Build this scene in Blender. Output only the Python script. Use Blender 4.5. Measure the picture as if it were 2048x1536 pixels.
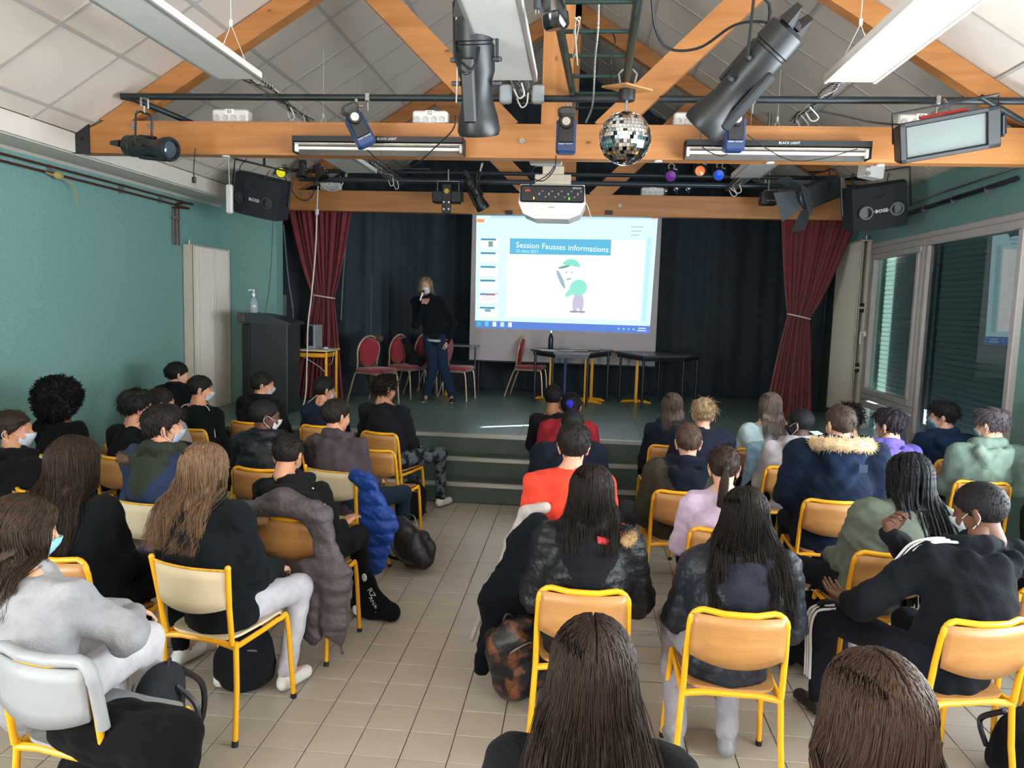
import bpy, bmesh, math, random
import numpy as np
from mathutils import Vector, Matrix, Euler
random.seed(7); RNG=np.random.default_rng(7)
S=bpy.context.scene; C=S.collection
for o in list(bpy.data.objects): bpy.data.objects.remove(o)
PI=math.pi
# ---------------------------------------------------------------- camera
CF=1502.19; CAMH=1.95
FW=np.array([-0.08795021,0.9905162,-0.10555767]); RT=np.array([0.99538057,0.09148536,0.02911964]); UP=np.array([-0.03850046,0.10250898,0.99398673])
cd=bpy.data.cameras.new('camera'); cam=bpy.data.objects.new('camera',cd); C.objects.link(cam)
cam.matrix_world=Matrix(((RT[0],UP[0],-FW[0],0),(RT[1],UP[1],-FW[1],0),(RT[2],UP[2],-FW[2],CAMH),(0,0,0,1)))
cd.sensor_width=36; cd.lens=CF/2048*36; cd.clip_start=.05; cd.clip_end=100; S.camera=cam
def at(x,y,X=None,Y=None,Z=None):
    d=FW+(x-1024)/CF*RT+(768-y)/CF*UP
    t=(Z-CAMH)/d[2] if Z is not None else (Y/d[1] if Y is not None else X/d[0])
    return np.array([0,0,CAMH])+t*d
# ---------------------------------------------------------------- world, light, exposure
S.view_settings.view_transform='Standard'; S.view_settings.look='None'
S.view_settings.exposure=1.15; S.view_settings.gamma=1; S.view_settings.use_curve_mapping=False
W=bpy.data.worlds.new('sky'); S.world=W; W.use_nodes=True
bg=W.node_tree.nodes['Background']; bg.inputs[0].default_value=(.62,.75,.92,1); bg.inputs[1].default_value=1.2
def area(name,loc,rot,sx,sy,e,col=(1,1,1),spread=180):
    l=bpy.data.lights.new(name,'AREA'); l.shape='RECTANGLE'; l.size=sx; l.size_y=sy; l.energy=e; l.color=col; l.spread=math.radians(spread)
    o=bpy.data.objects.new(name,l); C.objects.link(o); o.location=loc; o.rotation_euler=rot; return o
# daylight through the windows of the right wall beside and behind the camera, and of the rear wall
area('daylight_side_window',(3.62,2.2,1.75),(0,math.radians(122),0),1.9,6.0,360,(.86,.94,1))
area('daylight_rear_window',(-.6,-2.65,1.6),(math.radians(120),0,PI),6.0,1.9,860,(1,.93,.83))
area('fill_lamp_left',(-4.52,-.9,1.7),(0,math.radians(-118),0),1.9,2.6,330,(.92,.97,1))  # added fill lamp at the left rear, brightens the right wall
sl=bpy.data.lights.new('sun','SUN'); sl.energy=55; sl.angle=math.radians(.3); sl.color=(1,.97,.92)
so=bpy.data.objects.new('sun',sl); C.objects.link(so)
SUNT=Vector((-.81,8.42,.57)); SLIT=Vector((3.5,10.66,1.95)); so.rotation_euler=(SLIT-SUNT).to_track_quat('Z','Y').to_euler()
# the projector's beam on the screen spills back into the hall
# ---------------------------------------------------------------- materials
def L(h):
    if isinstance(h,str):
        h=h.lstrip('#'); c=[int(h[i:i+2],16)/255 for i in (0,2,4)]
    else: c=[v/255 for v in h]
    return tuple((v/12.92 if v<=.04045 else ((v+.055)/1.055)**2.4) for v in c)+(1,)
MATS={}
def mat(name,col,rough=.6,metal=0,var=.12,vs=8,stretch=(1,1,1),bump=0,bs=60,bstretch=None,emit=0,trans=0,sheen=0,spec=.5,col2=None,coat=0,ramp=None):
    if name in MATS: return MATS[name]
    m=bpy.data.materials.new(name); m.use_nodes=True; nt=m.node_tree; N=nt.nodes; P=N['Principled BSDF']; lk=nt.links.new
    c=L(col); P.inputs['Roughness'].default_value=rough; P.inputs['Metallic'].default_value=metal; P.inputs['Specular IOR Level'].default_value=spec
    if trans: P.inputs['Transmission Weight'].default_value=trans
    if sheen: P.inputs['Sheen Weight'].default_value=sheen; P.inputs['Sheen Roughness'].default_value=.5
    if coat: P.inputs['Coat Weight'].default_value=coat; P.inputs['Coat Roughness'].default_value=.15
    tc=N.new('ShaderNodeTexCoord'); mp=N.new('ShaderNodeMapping'); mp.inputs['Scale'].default_value=stretch
    lk(tc.outputs['Object'],mp.inputs['Vector'])
    nz=N.new('ShaderNodeTexNoise'); nz.inputs['Scale'].default_value=vs; nz.inputs['Detail'].default_value=5; nz.inputs['Roughness'].default_value=.6
    lk(mp.outputs[0],nz.inputs['Vector'])
    cr=N.new('ShaderNodeValToRGB'); 
    if ramp: lo,hi=ramp
    else: lo,hi=.3,.7
    cr.color_ramp.elements[0].position=lo; cr.color_ramp.elements[1].position=hi
    c2=L(col2) if col2 else None
    cr.color_ramp.elements[0].color=tuple(max(0,v*(1-var)) for v in c[:3])+(1,) if not c2 else c
    cr.color_ramp.elements[1].color=tuple(min(1,v*(1+var)) for v in c[:3])+(1,) if not c2 else c2
    lk(nz.outputs['Fac'],cr.inputs['Fac']); lk(cr.outputs[0],P.inputs['Base Color'])
    if bump:
        b=N.new('ShaderNodeBump'); b.inputs['Strength'].default_value=bump; b.inputs['Distance'].default_value=.02
        n2=N.new('ShaderNodeTexNoise'); n2.inputs['Scale'].default_value=bs; n2.inputs['Detail'].default_value=4
        m2=N.new('ShaderNodeMapping'); m2.inputs['Scale'].default_value=bstretch or (1,1,1); lk(tc.outputs['Object'],m2.inputs[0]); lk(m2.outputs[0],n2.inputs['Vector'])
        lk(n2.outputs['Fac'],b.inputs['Height']); lk(b.outputs[0],P.inputs['Normal'])
    if emit: P.inputs['Emission Color'].default_value=c; P.inputs['Emission Strength'].default_value=emit
    MATS[name]=m; return m
def emis(name,col,s=1):
    if name in MATS: return MATS[name]
    m=bpy.data.materials.new(name); m.use_nodes=True; P=m.node_tree.nodes['Principled BSDF']; c=L(col)
    P.inputs['Base Color'].default_value=tuple(v*.05 for v in c[:3])+(1,); P.inputs['Emission Color'].default_value=c; P.inputs['Emission Strength'].default_value=s*.52; P.inputs['Roughness'].default_value=.9
    MATS[name]=m; return m
def fabric(col,var=.16,bump=.35): 
    return mat('fabric_'+col.lstrip('#'),col,.92,var=var,vs=14,bump=bump,bs=160,sheen=.02,spec=.12)
def camo(col,c2): return mat('camo_cloth',col,.9,col2=c2,vs=16,ramp=(.46,.54),bump=.3,bs=160,spec=.1)
def nylon(col): return mat('nylon_'+col.lstrip('#'),col,.46,var=.15,vs=10,bump=.45,bs=35,spec=.3)
def wood(name,c1,c2,axis,rough=.5,sc=3):
    st={'x':(.35,5,5),'y':(5,.35,5),'z':(5,5,.35)}[axis]
    m=mat(name,c1,rough,col2=c2,vs=sc,stretch=st,ramp=(.3,.72),bump=.08,bs=20,bstretch=st)
    if name.startswith('beam'):
        nt=m.node_tree; N=nt.nodes; P=N['Principled BSDF']; src=P.inputs['Base Color'].links[0].from_socket
        vo=N.new('ShaderNodeTexVoronoi'); vo.inputs['Scale'].default_value=2.6; mp=N.new('ShaderNodeMapping')
        mp.inputs['Scale'].default_value=tuple(1 if s<1 else 1.9 for s in st); tc=N.new('ShaderNodeTexCoord'); nt.links.new(tc.outputs['Object'],mp.inputs[0]); nt.links.new(mp.outputs[0],vo.inputs['Vector'])
        r=N.new('ShaderNodeValToRGB'); r.color_ramp.elements[0].position=.035; r.color_ramp.elements[0].color=(.22,.085,.03,1); r.color_ramp.elements[1].position=.085; r.color_ramp.elements[1].color=(1,1,1,1)
        nt.links.new(vo.outputs['Distance'],r.inputs[0]); mx=N.new('ShaderNodeMix'); mx.data_type='RGBA'; mx.blend_type='MULTIPLY'; mx.inputs['Factor'].default_value=.8
        nt.links.new(src,mx.inputs['A']); nt.links.new(r.outputs[0],mx.inputs['B']); nt.links.new(mx.outputs['Result'],P.inputs['Base Color'])
    return m
M_TEAL=mat('teal_wall','#6b928d',.75,var=.09,vs=30,bump=.25,bs=90)
M_TEALR=M_TEAL
M_WHITE=mat('white_paint','#cdc6bd',.7,var=.03,vs=6)
M_TILEC=mat('ceiling_tile_white','#cabfb3',.9,var=.03,vs=3,bump=.1,bs=200)
M_GRID=mat('ceiling_grid_metal','#a9a49e',.6,var=.03)
M_FT=mat('floor_tile_beige','#a59c8e',.32,var=.06,vs=1.3,bump=.03,bs=30,spec=.45)
M_GROUT=mat('floor_grout','#4f463b',.9)
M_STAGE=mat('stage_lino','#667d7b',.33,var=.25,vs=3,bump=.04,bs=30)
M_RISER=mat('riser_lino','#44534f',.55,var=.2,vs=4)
M_ALU=mat('aluminium','#b9b8b4',.35,metal=.7,var=.08,vs=20,stretch=(.2,4,4))
M_BLACK=mat('black_metal','#191b1d',.5,var=.2,vs=12)
M_BLACKP=mat('black_plastic','#15171a',.45,var=.15,vs=12)
M_DGREEN=mat('dark_green_steel','#1d3430',.4,var=.25,vs=14,metal=.2)
M_PIPE=mat('dark_steel_tube','#20282b',.42,var=.25,vs=10,metal=.3)
M_YEL=mat('yellow_enamel','#e3a112',.32,var=.08,vs=9,spec=.5)
M_PLYS=wood('seat_plywood','#9e6c3a','#b4854e','x',.38,4)
M_CREAM=mat('cream_laminate','#cbbd9e',.45,var=.03)
M_GREYP=mat('grey_plastic','#8d9093',.5,var=.05,bump=.1,bs=300)
M_BX=wood('beam_pine_x','#98602f','#b47a42','x'); M_BZ=wood('beam_pine_z','#98602f','#b47a42','z')
M_BL=wood('beam_pine_l','#b0682f','#cb8547','y')
M_CHROME=mat('chrome','#d5d5d2',.15,metal=1,var=.03)
M_STEEL=mat('galvanised_steel','#9a9a98',.35,metal=.8,var=.12,vs=30)
M_WPL=mat('white_plastic','#cfcdc8',.45,var=.04)
M_RED=mat('red_velvet','#6e1420',.85,var=.25,vs=9,sheen=.35,bump=.2,bs=90)
M_REDC=mat('red_chair_fabric','#8d1424',.85,var=.15,vs=25,sheen=.3,bump=.15,bs=120)
M_GOLD=mat('champagne_metal','#b7a384',.35,metal=.5,var=.06)
M_BCURT=mat('black_stage_cloth','#243039',.9,var=.2,vs=6,sheen=.12,bump=.15,bs=60)
def thin_glass():
    m=bpy.data.materials.new('window_glass'); m.use_nodes=True; nt=m.node_tree; N=nt.nodes; N.remove(N['Principled BSDF']); o=N['Material Output']
    tr=N.new('ShaderNodeBsdfTransparent'); tr.inputs[0].default_value=(.86,.92,.92,1); g=N.new('ShaderNodeBsdfGlossy'); g.inputs['Roughness'].default_value=.01; fr=N.new('ShaderNodeFresnel'); fr.inputs[0].default_value=2.4; mx=N.new('ShaderNodeMixShader')
    nt.links.new(fr.outputs[0],mx.inputs[0]); nt.links.new(tr.outputs[0],mx.inputs[1]); nt.links.new(g.outputs[0],mx.inputs[2]); nt.links.new(mx.outputs[0],o.inputs[0]); return m
M_GLASS=thin_glass()
M_PVC=mat('window_frame_white','#a9a4a3',.4,var=.03)
M_SHUT=mat('shutter_slat_grey','#a3b0ae',.6,var=.05)
_m=M_SHUT.node_tree; _t=_m.nodes.new('ShaderNodeBsdfTranslucent'); _t.inputs[0].default_value=L('#9fb0ac'); _x=_m.nodes.new('ShaderNodeMixShader'); _x.inputs[0].default_value=.35
_m.links.new(_m.nodes['Principled BSDF'].outputs[0],_x.inputs[1]); _m.links.new(_t.outputs[0],_x.inputs[2]); _m.links.new(_x.outputs[0],_m.nodes['Material Output'].inputs[0])
M_RAD=mat('radiator_enamel','#b5aea1',.4,var=.03)
M_COPPER=mat('copper_pipe','#5a3226',.4,metal=.5,var=.25,vs=20)
# ---------------------------------------------------------------- mesh builder
class MB:
    def __init__(s): s.v=[]; s.f=[]; s.m=[]; s.mi=0
    def add(s,vs,fs):
        n=len(s.v); s.v+= [tuple(v) for v in vs]; s.f+=[tuple(i+n for i in f) for f in fs]; s.m+=[s.mi]*len(fs); return s
    def box(s,c,d,R=None):
        x,y,z=[q/2 for q in d]; vs=[Vector(p) for p in [(-x,-y,-z),(x,-y,-z),(x,y,-z),(-x,y,-z),(-x,-y,z),(x,-y,z),(x,y,z),(-x,y,z)]]
        if R is not None: vs=[R@v for v in vs]
        vs=[v+Vector(c) for v in vs]
        return s.add(vs,[(0,3,2,1),(4,5,6,7),(0,1,5,4),(1,2,6,5),(2,3,7,6),(3,0,4,7)])
    def bbox(s,c,d,b=.004,R=None):   # box with chamfered vertical+top edges
        x,y,z=[q/2 for q in d]; b=min(b,x*.9,y*.9,z*.9); rings=[]
        for (k,zz) in ((b,-z),(0,-z+b),(0,z-b),(b,z)):
            X,Y=x-k,y-k; rings.append([(-X+b,-Y,zz),(X-b,-Y,zz),(X,-Y+b,zz),(X,Y-b,zz),(X-b,Y,zz),(-X+b,Y,zz),(-X,Y-b,zz),(-X,-Y+b,zz)])
        vs=[Vector(p) for r in rings for p in r]
        if R is not None: vs=[R@v for v in vs]
        vs=[v+Vector(c) for v in vs]; fs=[tuple(range(7,-1,-1)),tuple(range(24,32))]
        for a in range(3):
            for i in range(8): j=(i+1)%8; fs.append((a*8+i,a*8+j,a*8+8+j,a*8+8+i))
        return s.add(vs,fs)
    def tube(s,path,r,n=10,r2=None,cap=True):
        P=[Vector(p) for p in path]; m=len(P); rs=r if isinstance(r,(list,tuple)) else [r+( (r2-r)*i/(m-1) if r2 is not None else 0) for i in range(m)]
        T=[(P[min(i+1,m-1)]-P[max(i-1,0)]).normalized() for i in range(m)]
        up=Vector((0,0,1)) if abs(T[0].z)<.9 else Vector((1,0,0)); nrm=(up-T[0]*up.dot(T[0])).normalized(); vs=[]
        for i in range(m):
            nrm=(nrm-T[i]*nrm.dot(T[i])).normalized(); b=T[i].cross(nrm)
            for k in range(n):
                a=2*PI*k/n; vs.append(P[i]+(nrm*math.cos(a)+b*math.sin(a))*rs[i])
        fs=[]
        for i in range(m-1):
            for k in range(n): q=(k+1)%n; fs.append((i*n+k,i*n+q,(i+1)*n+q,(i+1)*n+k))
        if cap: fs+=[tuple(range(n-1,-1,-1)),tuple((m-1)*n+k for k in range(n))]
        return s.add(vs,fs)
    def cyl(s,a,b,r,r2=None,n=16): return s.tube([a,b],r,n,r2)
    def lathe(s,c,prof,n=24,R=None):
        vs=[]; 
        for (r,z) in prof:
            for k in range(n):
                a=2*PI*k/n; v=Vector((r*math.cos(a),r*math.sin(a),z)); vs.append((R@v if R is not None else v)+Vector(c))
        fs=[]
        for i in range(len(prof)-1):
            for k in range(n): q=(k+1)%n; fs.append((i*n+k,i*n+q,(i+1)*n+q,(i+1)*n+k))
        fs+=[tuple(range(n-1,-1,-1)),tuple((len(prof)-1)*n+k for k in range(n))]
        return s.add(vs,fs)
    def prism(s,poly,axis,a,b):  # poly 2D in the other two axes (cyclic order), extruded on axis from a to b
        def mk(u,v,w): return {'x':(w,u,v),'y':(u,w,v),'z':(u,v,w)}[axis]
        n=len(poly); vs=[mk(u,v,a) for u,v in poly]+[mk(u,v,b) for u,v in poly]
        fs=[tuple(range(n-1,-1,-1)),tuple(range(n,2*n))]+[(i,(i+1)%n,n+(i+1)%n,n+i) for i in range(n)]
        return s.add(vs,fs)
    def grid(s,fn,nu,nv,thick=0):
        vs=[fn(i/nu,j/nv) for j in range(nv+1) for i in range(nu+1)]
        fs=[(j*(nu+1)+i,j*(nu+1)+i+1,(j+1)*(nu+1)+i+1,(j+1)*(nu+1)+i) for j in range(nv) for i in range(nu)]
        return s.add(vs,fs)
    def ell(s,c,r,n=16,R=None):
        if not hasattr(r,'__len__'): r=(r,r,r)
        vs=[];m=n//2
        for j in range(m+1):
            t=PI*j/m
            for k in range(n): 
                a=2*PI*k/n; v=Vector((r[0]*math.sin(t)*math.cos(a),r[1]*math.sin(t)*math.sin(a),r[2]*math.cos(t))); vs.append((R@v if R is not None else v)+Vector(c))
        fs=[(j*n+k,(j+1)*n+k,(j+1)*n+(k+1)%n,j*n+(k+1)%n) for j in range(m) for k in range(n)]
        return s.add(vs,fs)
    def build(s,name,m,parent=None,smooth=False,solid=0,loc=None,fix=True):
        me=bpy.data.meshes.new(name); me.from_pydata(s.v,[],s.f)
        ms=m if isinstance(m,(list,tuple)) else [m]
        for q in ms: me.materials.append(q)
        if len(ms)>1: me.polygons.foreach_set('material_index',s.m)
        if fix:
            bm=bmesh.new(); bm.from_mesh(me); bmesh.ops.remove_doubles(bm,verts=bm.verts,dist=1e-5); bmesh.ops.recalc_face_normals(bm,faces=bm.faces); bm.to_mesh(me); bm.free()
        if smooth: 
            me.polygons.foreach_set('use_smooth',[True]*len(me.polygons))
            if smooth!='full': me.set_sharp_from_angle(angle=math.radians(38))
        me.update(); o=bpy.data.objects.new(name,me); C.objects.link(o)
        if parent is not None: o.parent=parent
        if loc is not None: o.location=loc
        if solid: md=o.modifiers.new('solidify','SOLIDIFY'); md.thickness=solid; md.offset=0
        return o
def npmesh(name,V,F,m,parent=None,smooth=True,mi=None):
    V=np.asarray(V,np.float32); F=np.asarray(F,np.int32); k=F.shape[1]
    me=bpy.data.meshes.new(name); me.vertices.add(len(V)); me.vertices.foreach_set('co',V.ravel())
    me.loops.add(F.size); me.loops.foreach_set('vertex_index',F.ravel()); me.polygons.add(len(F))
    me.polygons.foreach_set('loop_start',np.arange(0,F.size,k,dtype=np.int32)); me.polygons.foreach_set('loop_total',np.full(len(F),k,np.int32))
    for q in (m if isinstance(m,(list,tuple)) else [m]): me.materials.append(q)
    if mi is not None: me.polygons.foreach_set('material_index',np.asarray(mi,np.int32))
    me.update(calc_edges=True); me.validate()
    if smooth: me.polygons.foreach_set('use_smooth',np.ones(len(me.polygons),bool))
    o=bpy.data.objects.new(name,me); C.objects.link(o)
    if parent is not None: o.parent=parent
    return o
def thing(name,label,cat,loc=(0,0,0),rz=0,group=None):
    o=bpy.data.objects.new(name,None); C.objects.link(o); o.empty_display_size=.1; o.location=tuple(float(v) for v in loc); o.rotation_euler=(0,0,rz)
    o['label']=label; o['category']=cat
    if group: o['group']=group
    return o
def tag(o,label,cat,group=None):
    o['label']=label; o['category']=cat
    if group: o['group']=group
    return o
def struct(o,label=None):
    o['kind']='structure'
    if label: o['label']=label
    return o
def sempty(name,label=None,loc=(0,0,0)):
    o=bpy.data.objects.new(name,None); C.objects.link(o); o.location=loc; o['kind']='structure'
    if label: o['label']=label
    return o
def dup(root,loc,rz,label,group=None):
    r=root.copy(); C.objects.link(r); r.location=tuple(float(v) for v in loc); r.rotation_euler=(0,0,rz); r['label']=label
    if group: r['group']=group
    for ch in list(root.children):
        c=ch.copy(); C.objects.link(c); c.parent=r
        for g in ch.children: d=g.copy(); C.objects.link(d); d.parent=c
    return r
def smoothpath(pts,n=8):
    P=[np.array(p,float) for p in pts]; P=[2*P[0]-P[1]]+P+[2*P[-1]-P[-2]]; out=[]
    for i in range(1,len(P)-2):
        for k in range(n):
            t=k/n; a,b,c,d=P[i-1:i+3]; out.append(.5*((2*b)+(-a+c)*t+(2*a-5*b+4*c-d)*t*t+(-a+3*b-3*c+d)*t**3))
    out.append(P[-2]); return [tuple(q) for q in out]
def text(name,s,size,m,parent,M,ext=.0006,align='CENTER'):
    cu=bpy.data.curves.new(name,'FONT'); cu.body=s; cu.size=size; cu.extrude=ext; cu.align_x=align; cu.align_y='CENTER'; cu.resolution_u=2
    t=bpy.data.objects.new(name,cu); C.objects.link(t); dg=bpy.context.evaluated_depsgraph_get(); me=bpy.data.meshes.new_from_object(t.evaluated_get(dg)); bpy.data.objects.remove(t)
    me.materials.clear(); me.materials.append(m); me.transform(M); o=bpy.data.objects.new(name,me); C.objects.link(o); o.parent=parent; return o
def RX(a): return Matrix.Rotation(a,4,'X')
def RY(a): return Matrix.Rotation(a,4,'Y')
def RZ(a): return Matrix.Rotation(a,4,'Z')
def T(x,y,z): return Matrix.Translation((x,y,z))

# ================================================================ SETTING
XL,XR,YS,ZS=-4.6,3.5,7.15,.57        # left wall, right wall, front of the steps, stage height
RIDX,SL=-.25,.63; RZH=3.24+(RIDX+4.2)*SL
YB=12.35
# floor: grout bed with individual tiles
struct(MB().box((-.55,2.2,-.06),(8.3,10.4,.1)).build('floor',M_GROUT),'hall floor of square beige tiles'); floor=bpy.data.objects['floor']
TS=.20796; tx0=-1.3281; ty0=4.22697
def tilemesh():
    b=MB(); h=TS/2-.0022; k=.002
    b.add([(-h,-h,-.01),(h,-h,-.01),(h,h,-.01),(-h,h,-.01),(-h,-h,-.0015),(h,-h,-.0015),(h,h,-.0015),(-h,h,-.0015),(-h+k,-h+k,0),(h-k,-h+k,0),(h-k,h-k,0),(-h+k,h-k,0)],
      [(0,1,5,4),(1,2,6,5),(2,3,7,6),(3,0,4,7),(4,5,9,8),(5,6,10,9),(6,7,11,10),(7,4,8,11),(8,9,10,11)]); return b
tiles=[]; rest=MB(); proto=None
cells=[]
for i in range(-16,24):
    for j in range(-15,32):
        cx=tx0+TS*(i+.5); cy=ty0-TS*(j+.5)
        if cx<XL-.05 or cx>XR+.05 or cy>YS or cy<-2.7: continue
        d=np.array([cx,cy,-CAMH]); z=d@FW
        vis=z>.3 and abs(CF*(d@RT)/z)<1060 and -CF*(d@UP)/z<790
        aisle=(-1.62<cx<.35)
        cells.append((0 if vis and aisle and cy<7.1 else (1 if vis and cy<3.9 else 2),cy,cx))
cells.sort(key=lambda c:(c[0],c[1]))
for n,(pr,cy,cx) in enumerate(cells):
    if n<298:
        if proto is None: proto=tilemesh().build('floor_tile',M_FT,floor,loc=(cx,cy,.0)); o=proto
        else: o=proto.copy(); C.objects.link(o); o.parent=floor; o.location=(cx,cy,random.uniform(-.0006,.0004))
    else:
        h=TS/2-.0022; rest.add([(cx-h,cy-h,0),(cx+h,cy-h,0),(cx+h,cy+h,0),(cx-h,cy+h,0)],[(0,1,2,3)])
ro=rest.build('floor_tiling',M_FT,floor,fix=False); ro['kind']='stuff'
# stage and three steps
st=sempty('stage','dark green lino stage with three steps across its front')
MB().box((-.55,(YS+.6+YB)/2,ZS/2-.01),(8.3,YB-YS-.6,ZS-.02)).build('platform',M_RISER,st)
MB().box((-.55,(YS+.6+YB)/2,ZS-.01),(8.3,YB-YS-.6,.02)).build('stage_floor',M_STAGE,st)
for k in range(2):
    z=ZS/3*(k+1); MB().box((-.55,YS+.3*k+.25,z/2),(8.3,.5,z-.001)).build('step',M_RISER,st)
for k in range(3):
    z=ZS/3*(k+1); y=YS+.3*k
    MB().bbox((-.55,y+.018,z+.002),(8.3,.05,.012),.003).box((-.55,y-.004,z-.014),(8.3,.008,.034)).build('nosing',M_ALU,st)
for x in (-3.2,-1.9,-.6,.7,2.0): MB().box((x,(YS+.65+YB)/2,ZS+.0012),(.006,YB-YS-.7,.002)).build('lino_seam',M_RISER,st)
# walls
struct(MB().box((XL-.1,3.3,1.54),(.2,12.6,3.08)).box((XL-.1,10.9,1.54),(.2,3.2,3.6)).build('wall_left',M_TEAL),'long teal left wall')
struct(MB().box(((XL-3.86)/2,9.4,1.56),(abs(XL+3.86),.2,3.2)).build('wall_wing',M_TEAL),'teal return wall beside the left of the stage')
struct(MB().box((-4.42,3.2,3.115),(.37,12.4,.07)).box((-4.22,3.2,3.165),(.04,12.4,.155)).build('trim_soffit',[M_WHITE]),'white boxed soffit along the left wall')
struct(MB().box((-.55,-2.95,2.8),(8.5,.2,.3)).box((-.55,-2.95,.4),(8.5,.2,1.0)).box((-4.3,-2.95,1.7),(1.0,.2,3.0)).box((3.0,-2.95,1.7),(1.1,.2,3.0)).prism([(XL,2.9),(XR,2.9),(XR,3.25),(RIDX,RZH+.1),(XL,3.25)],'y',-3.05,-2.85).build('wall_rear',M_WHITE))
rw=MB()   # right wall with the window openings; added slit shapes the sun streak on the stage
WZ0,WZ1=.62,2.74
def rseg(y0,y1,z0,z1): rw.box((XR+.1,(y0+y1)/2,(z0+z1)/2),(.2,y1-y0,z1-z0))
rseg(9.5,10.6,0,3.7); rseg(10.79,12.5,0,3.7); rseg(10.6,10.79,0,1.82); rseg(10.6,10.79,2.09,3.7); rseg(6.36,9.5,WZ1,3.7); rseg(6.36,9.5,-.1,.3)
rseg(5.4,6.36,-.1,3.7)
rseg(-.9,5.4,0,.75); rseg(-.9,2.35,2.75,3.7); rseg(2.85,5.4,2.75,3.7); rseg(2.35,2.85,2.86,3.7)
rseg(-3,-.9,0,3.7)
struct(rw.build('wall_right',M_TEALR),'teal right wall with white windows')
struct(MB().prism([(-4.8,0),(3.6,0),(3.6,3.4),(RIDX,RZH+.3),(-4.8,3.2)],'y',YB,YB+.1).build('wall_back',M_BCURT),'black gable wall behind the stage')
# ceiling of square tiles in a metal grid, two slopes
ce=sempty('ceiling','sloping suspended ceiling of square white tiles')
ang=math.atan(SL); DX=.575; DL=DX/math.cos(ang); GY=.645
def slope(side):
    org=Vector((-4.2,0,3.24)) if side<0 else Vector((3.5,0,3.24+.0))
    if side>0: org=Vector((RIDX+(RIDX+4.2),0,3.24))
    return org
for side in (-1,1):
    org=slope(side); u=Vector((-side*math.cos(ang),0,math.sin(ang))); nn=Vector((-side*-math.sin(ang),0,math.cos(ang))); 
    if side>0: nn=Vector((math.sin(ang),0,math.cos(ang)))
    else: nn=Vector((-math.sin(ang),0,math.cos(ang)))
    Lm=(RIDX+4.2)/math.cos(ang)
    # backing and far plain part
    a=org-u*.5 if side<0 else org-u*.1; b=org+u*Lm
    bk=MB(); 
    q=[a+nn*.06,b+nn*.06]; vs=[(q[0].x,-3,q[0].z),(q[1].x,-3,q[1].z),(q[1].x,YB+.1,q[1].z),(q[0].x,YB+.1,q[0].z)]; vs+= [(x,y,z+.1) for x,y,z in vs]
    bk.add(vs,[(0,3,2,1),(4,5,6,7),(0,1,5,4),(1,2,6,5),(2,3,7,6),(3,0,4,7)]); bk.build('roof_board',M_TILEC,ce)
    # grid
    gm=MB(); R=Matrix(((u.x,0,nn.x),(0,1,0),(u.z,0,nn.z)))
    off=(.15/math.cos(ang)) ; ns=[off+DL*k for k in range(0,8) if off+DL*k<Lm]
    for s_ in ns: c=org+u*s_; gm.box((c.x,4.6,c.z),(.026,15.2,.012),R)
    y0=5.5-GY*12; ys=[y0+GY*k for k in range(0,24) if y0+GY*k<YB]
    for y in ys: c=org+u*(Lm/2); gm.box((c.x,y,c.z),(Lm,.026,.011),R)
    gm.build('grid_bar',M_GRID,ce)
    edges=[0]+ns+[Lm]; pr={}
    for i in range(len(edges)-1):
        w=edges[i+1]-edges[i]-.02; 
        if w<.05: continue
        for j in range(len(ys)):
            yc=ys[j]+GY/2; 
            if yc<2.6 or yc>YB+.1: continue
            c=org+u*((edges[i]+edges[i+1])/2)+nn*(.012+random.uniform(-.003,.002))
            key=round(w,3)
            if key not in pr:
                pr[key]=MB().bbox((0,0,0),(w,GY-.022,.02),.004).build('ceiling_tile',M_TILEC,ce); o=pr[key]
            else: o=pr[key].copy(); C.objects.link(o); o.parent=ce
            o.matrix_basis=Matrix.Translation((c.x,yc,c.z))@R.to_4x4()@Euler((random.uniform(-.004,.004),random.uniform(-.006,.006),0)).to_matrix().to_4x4()
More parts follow.
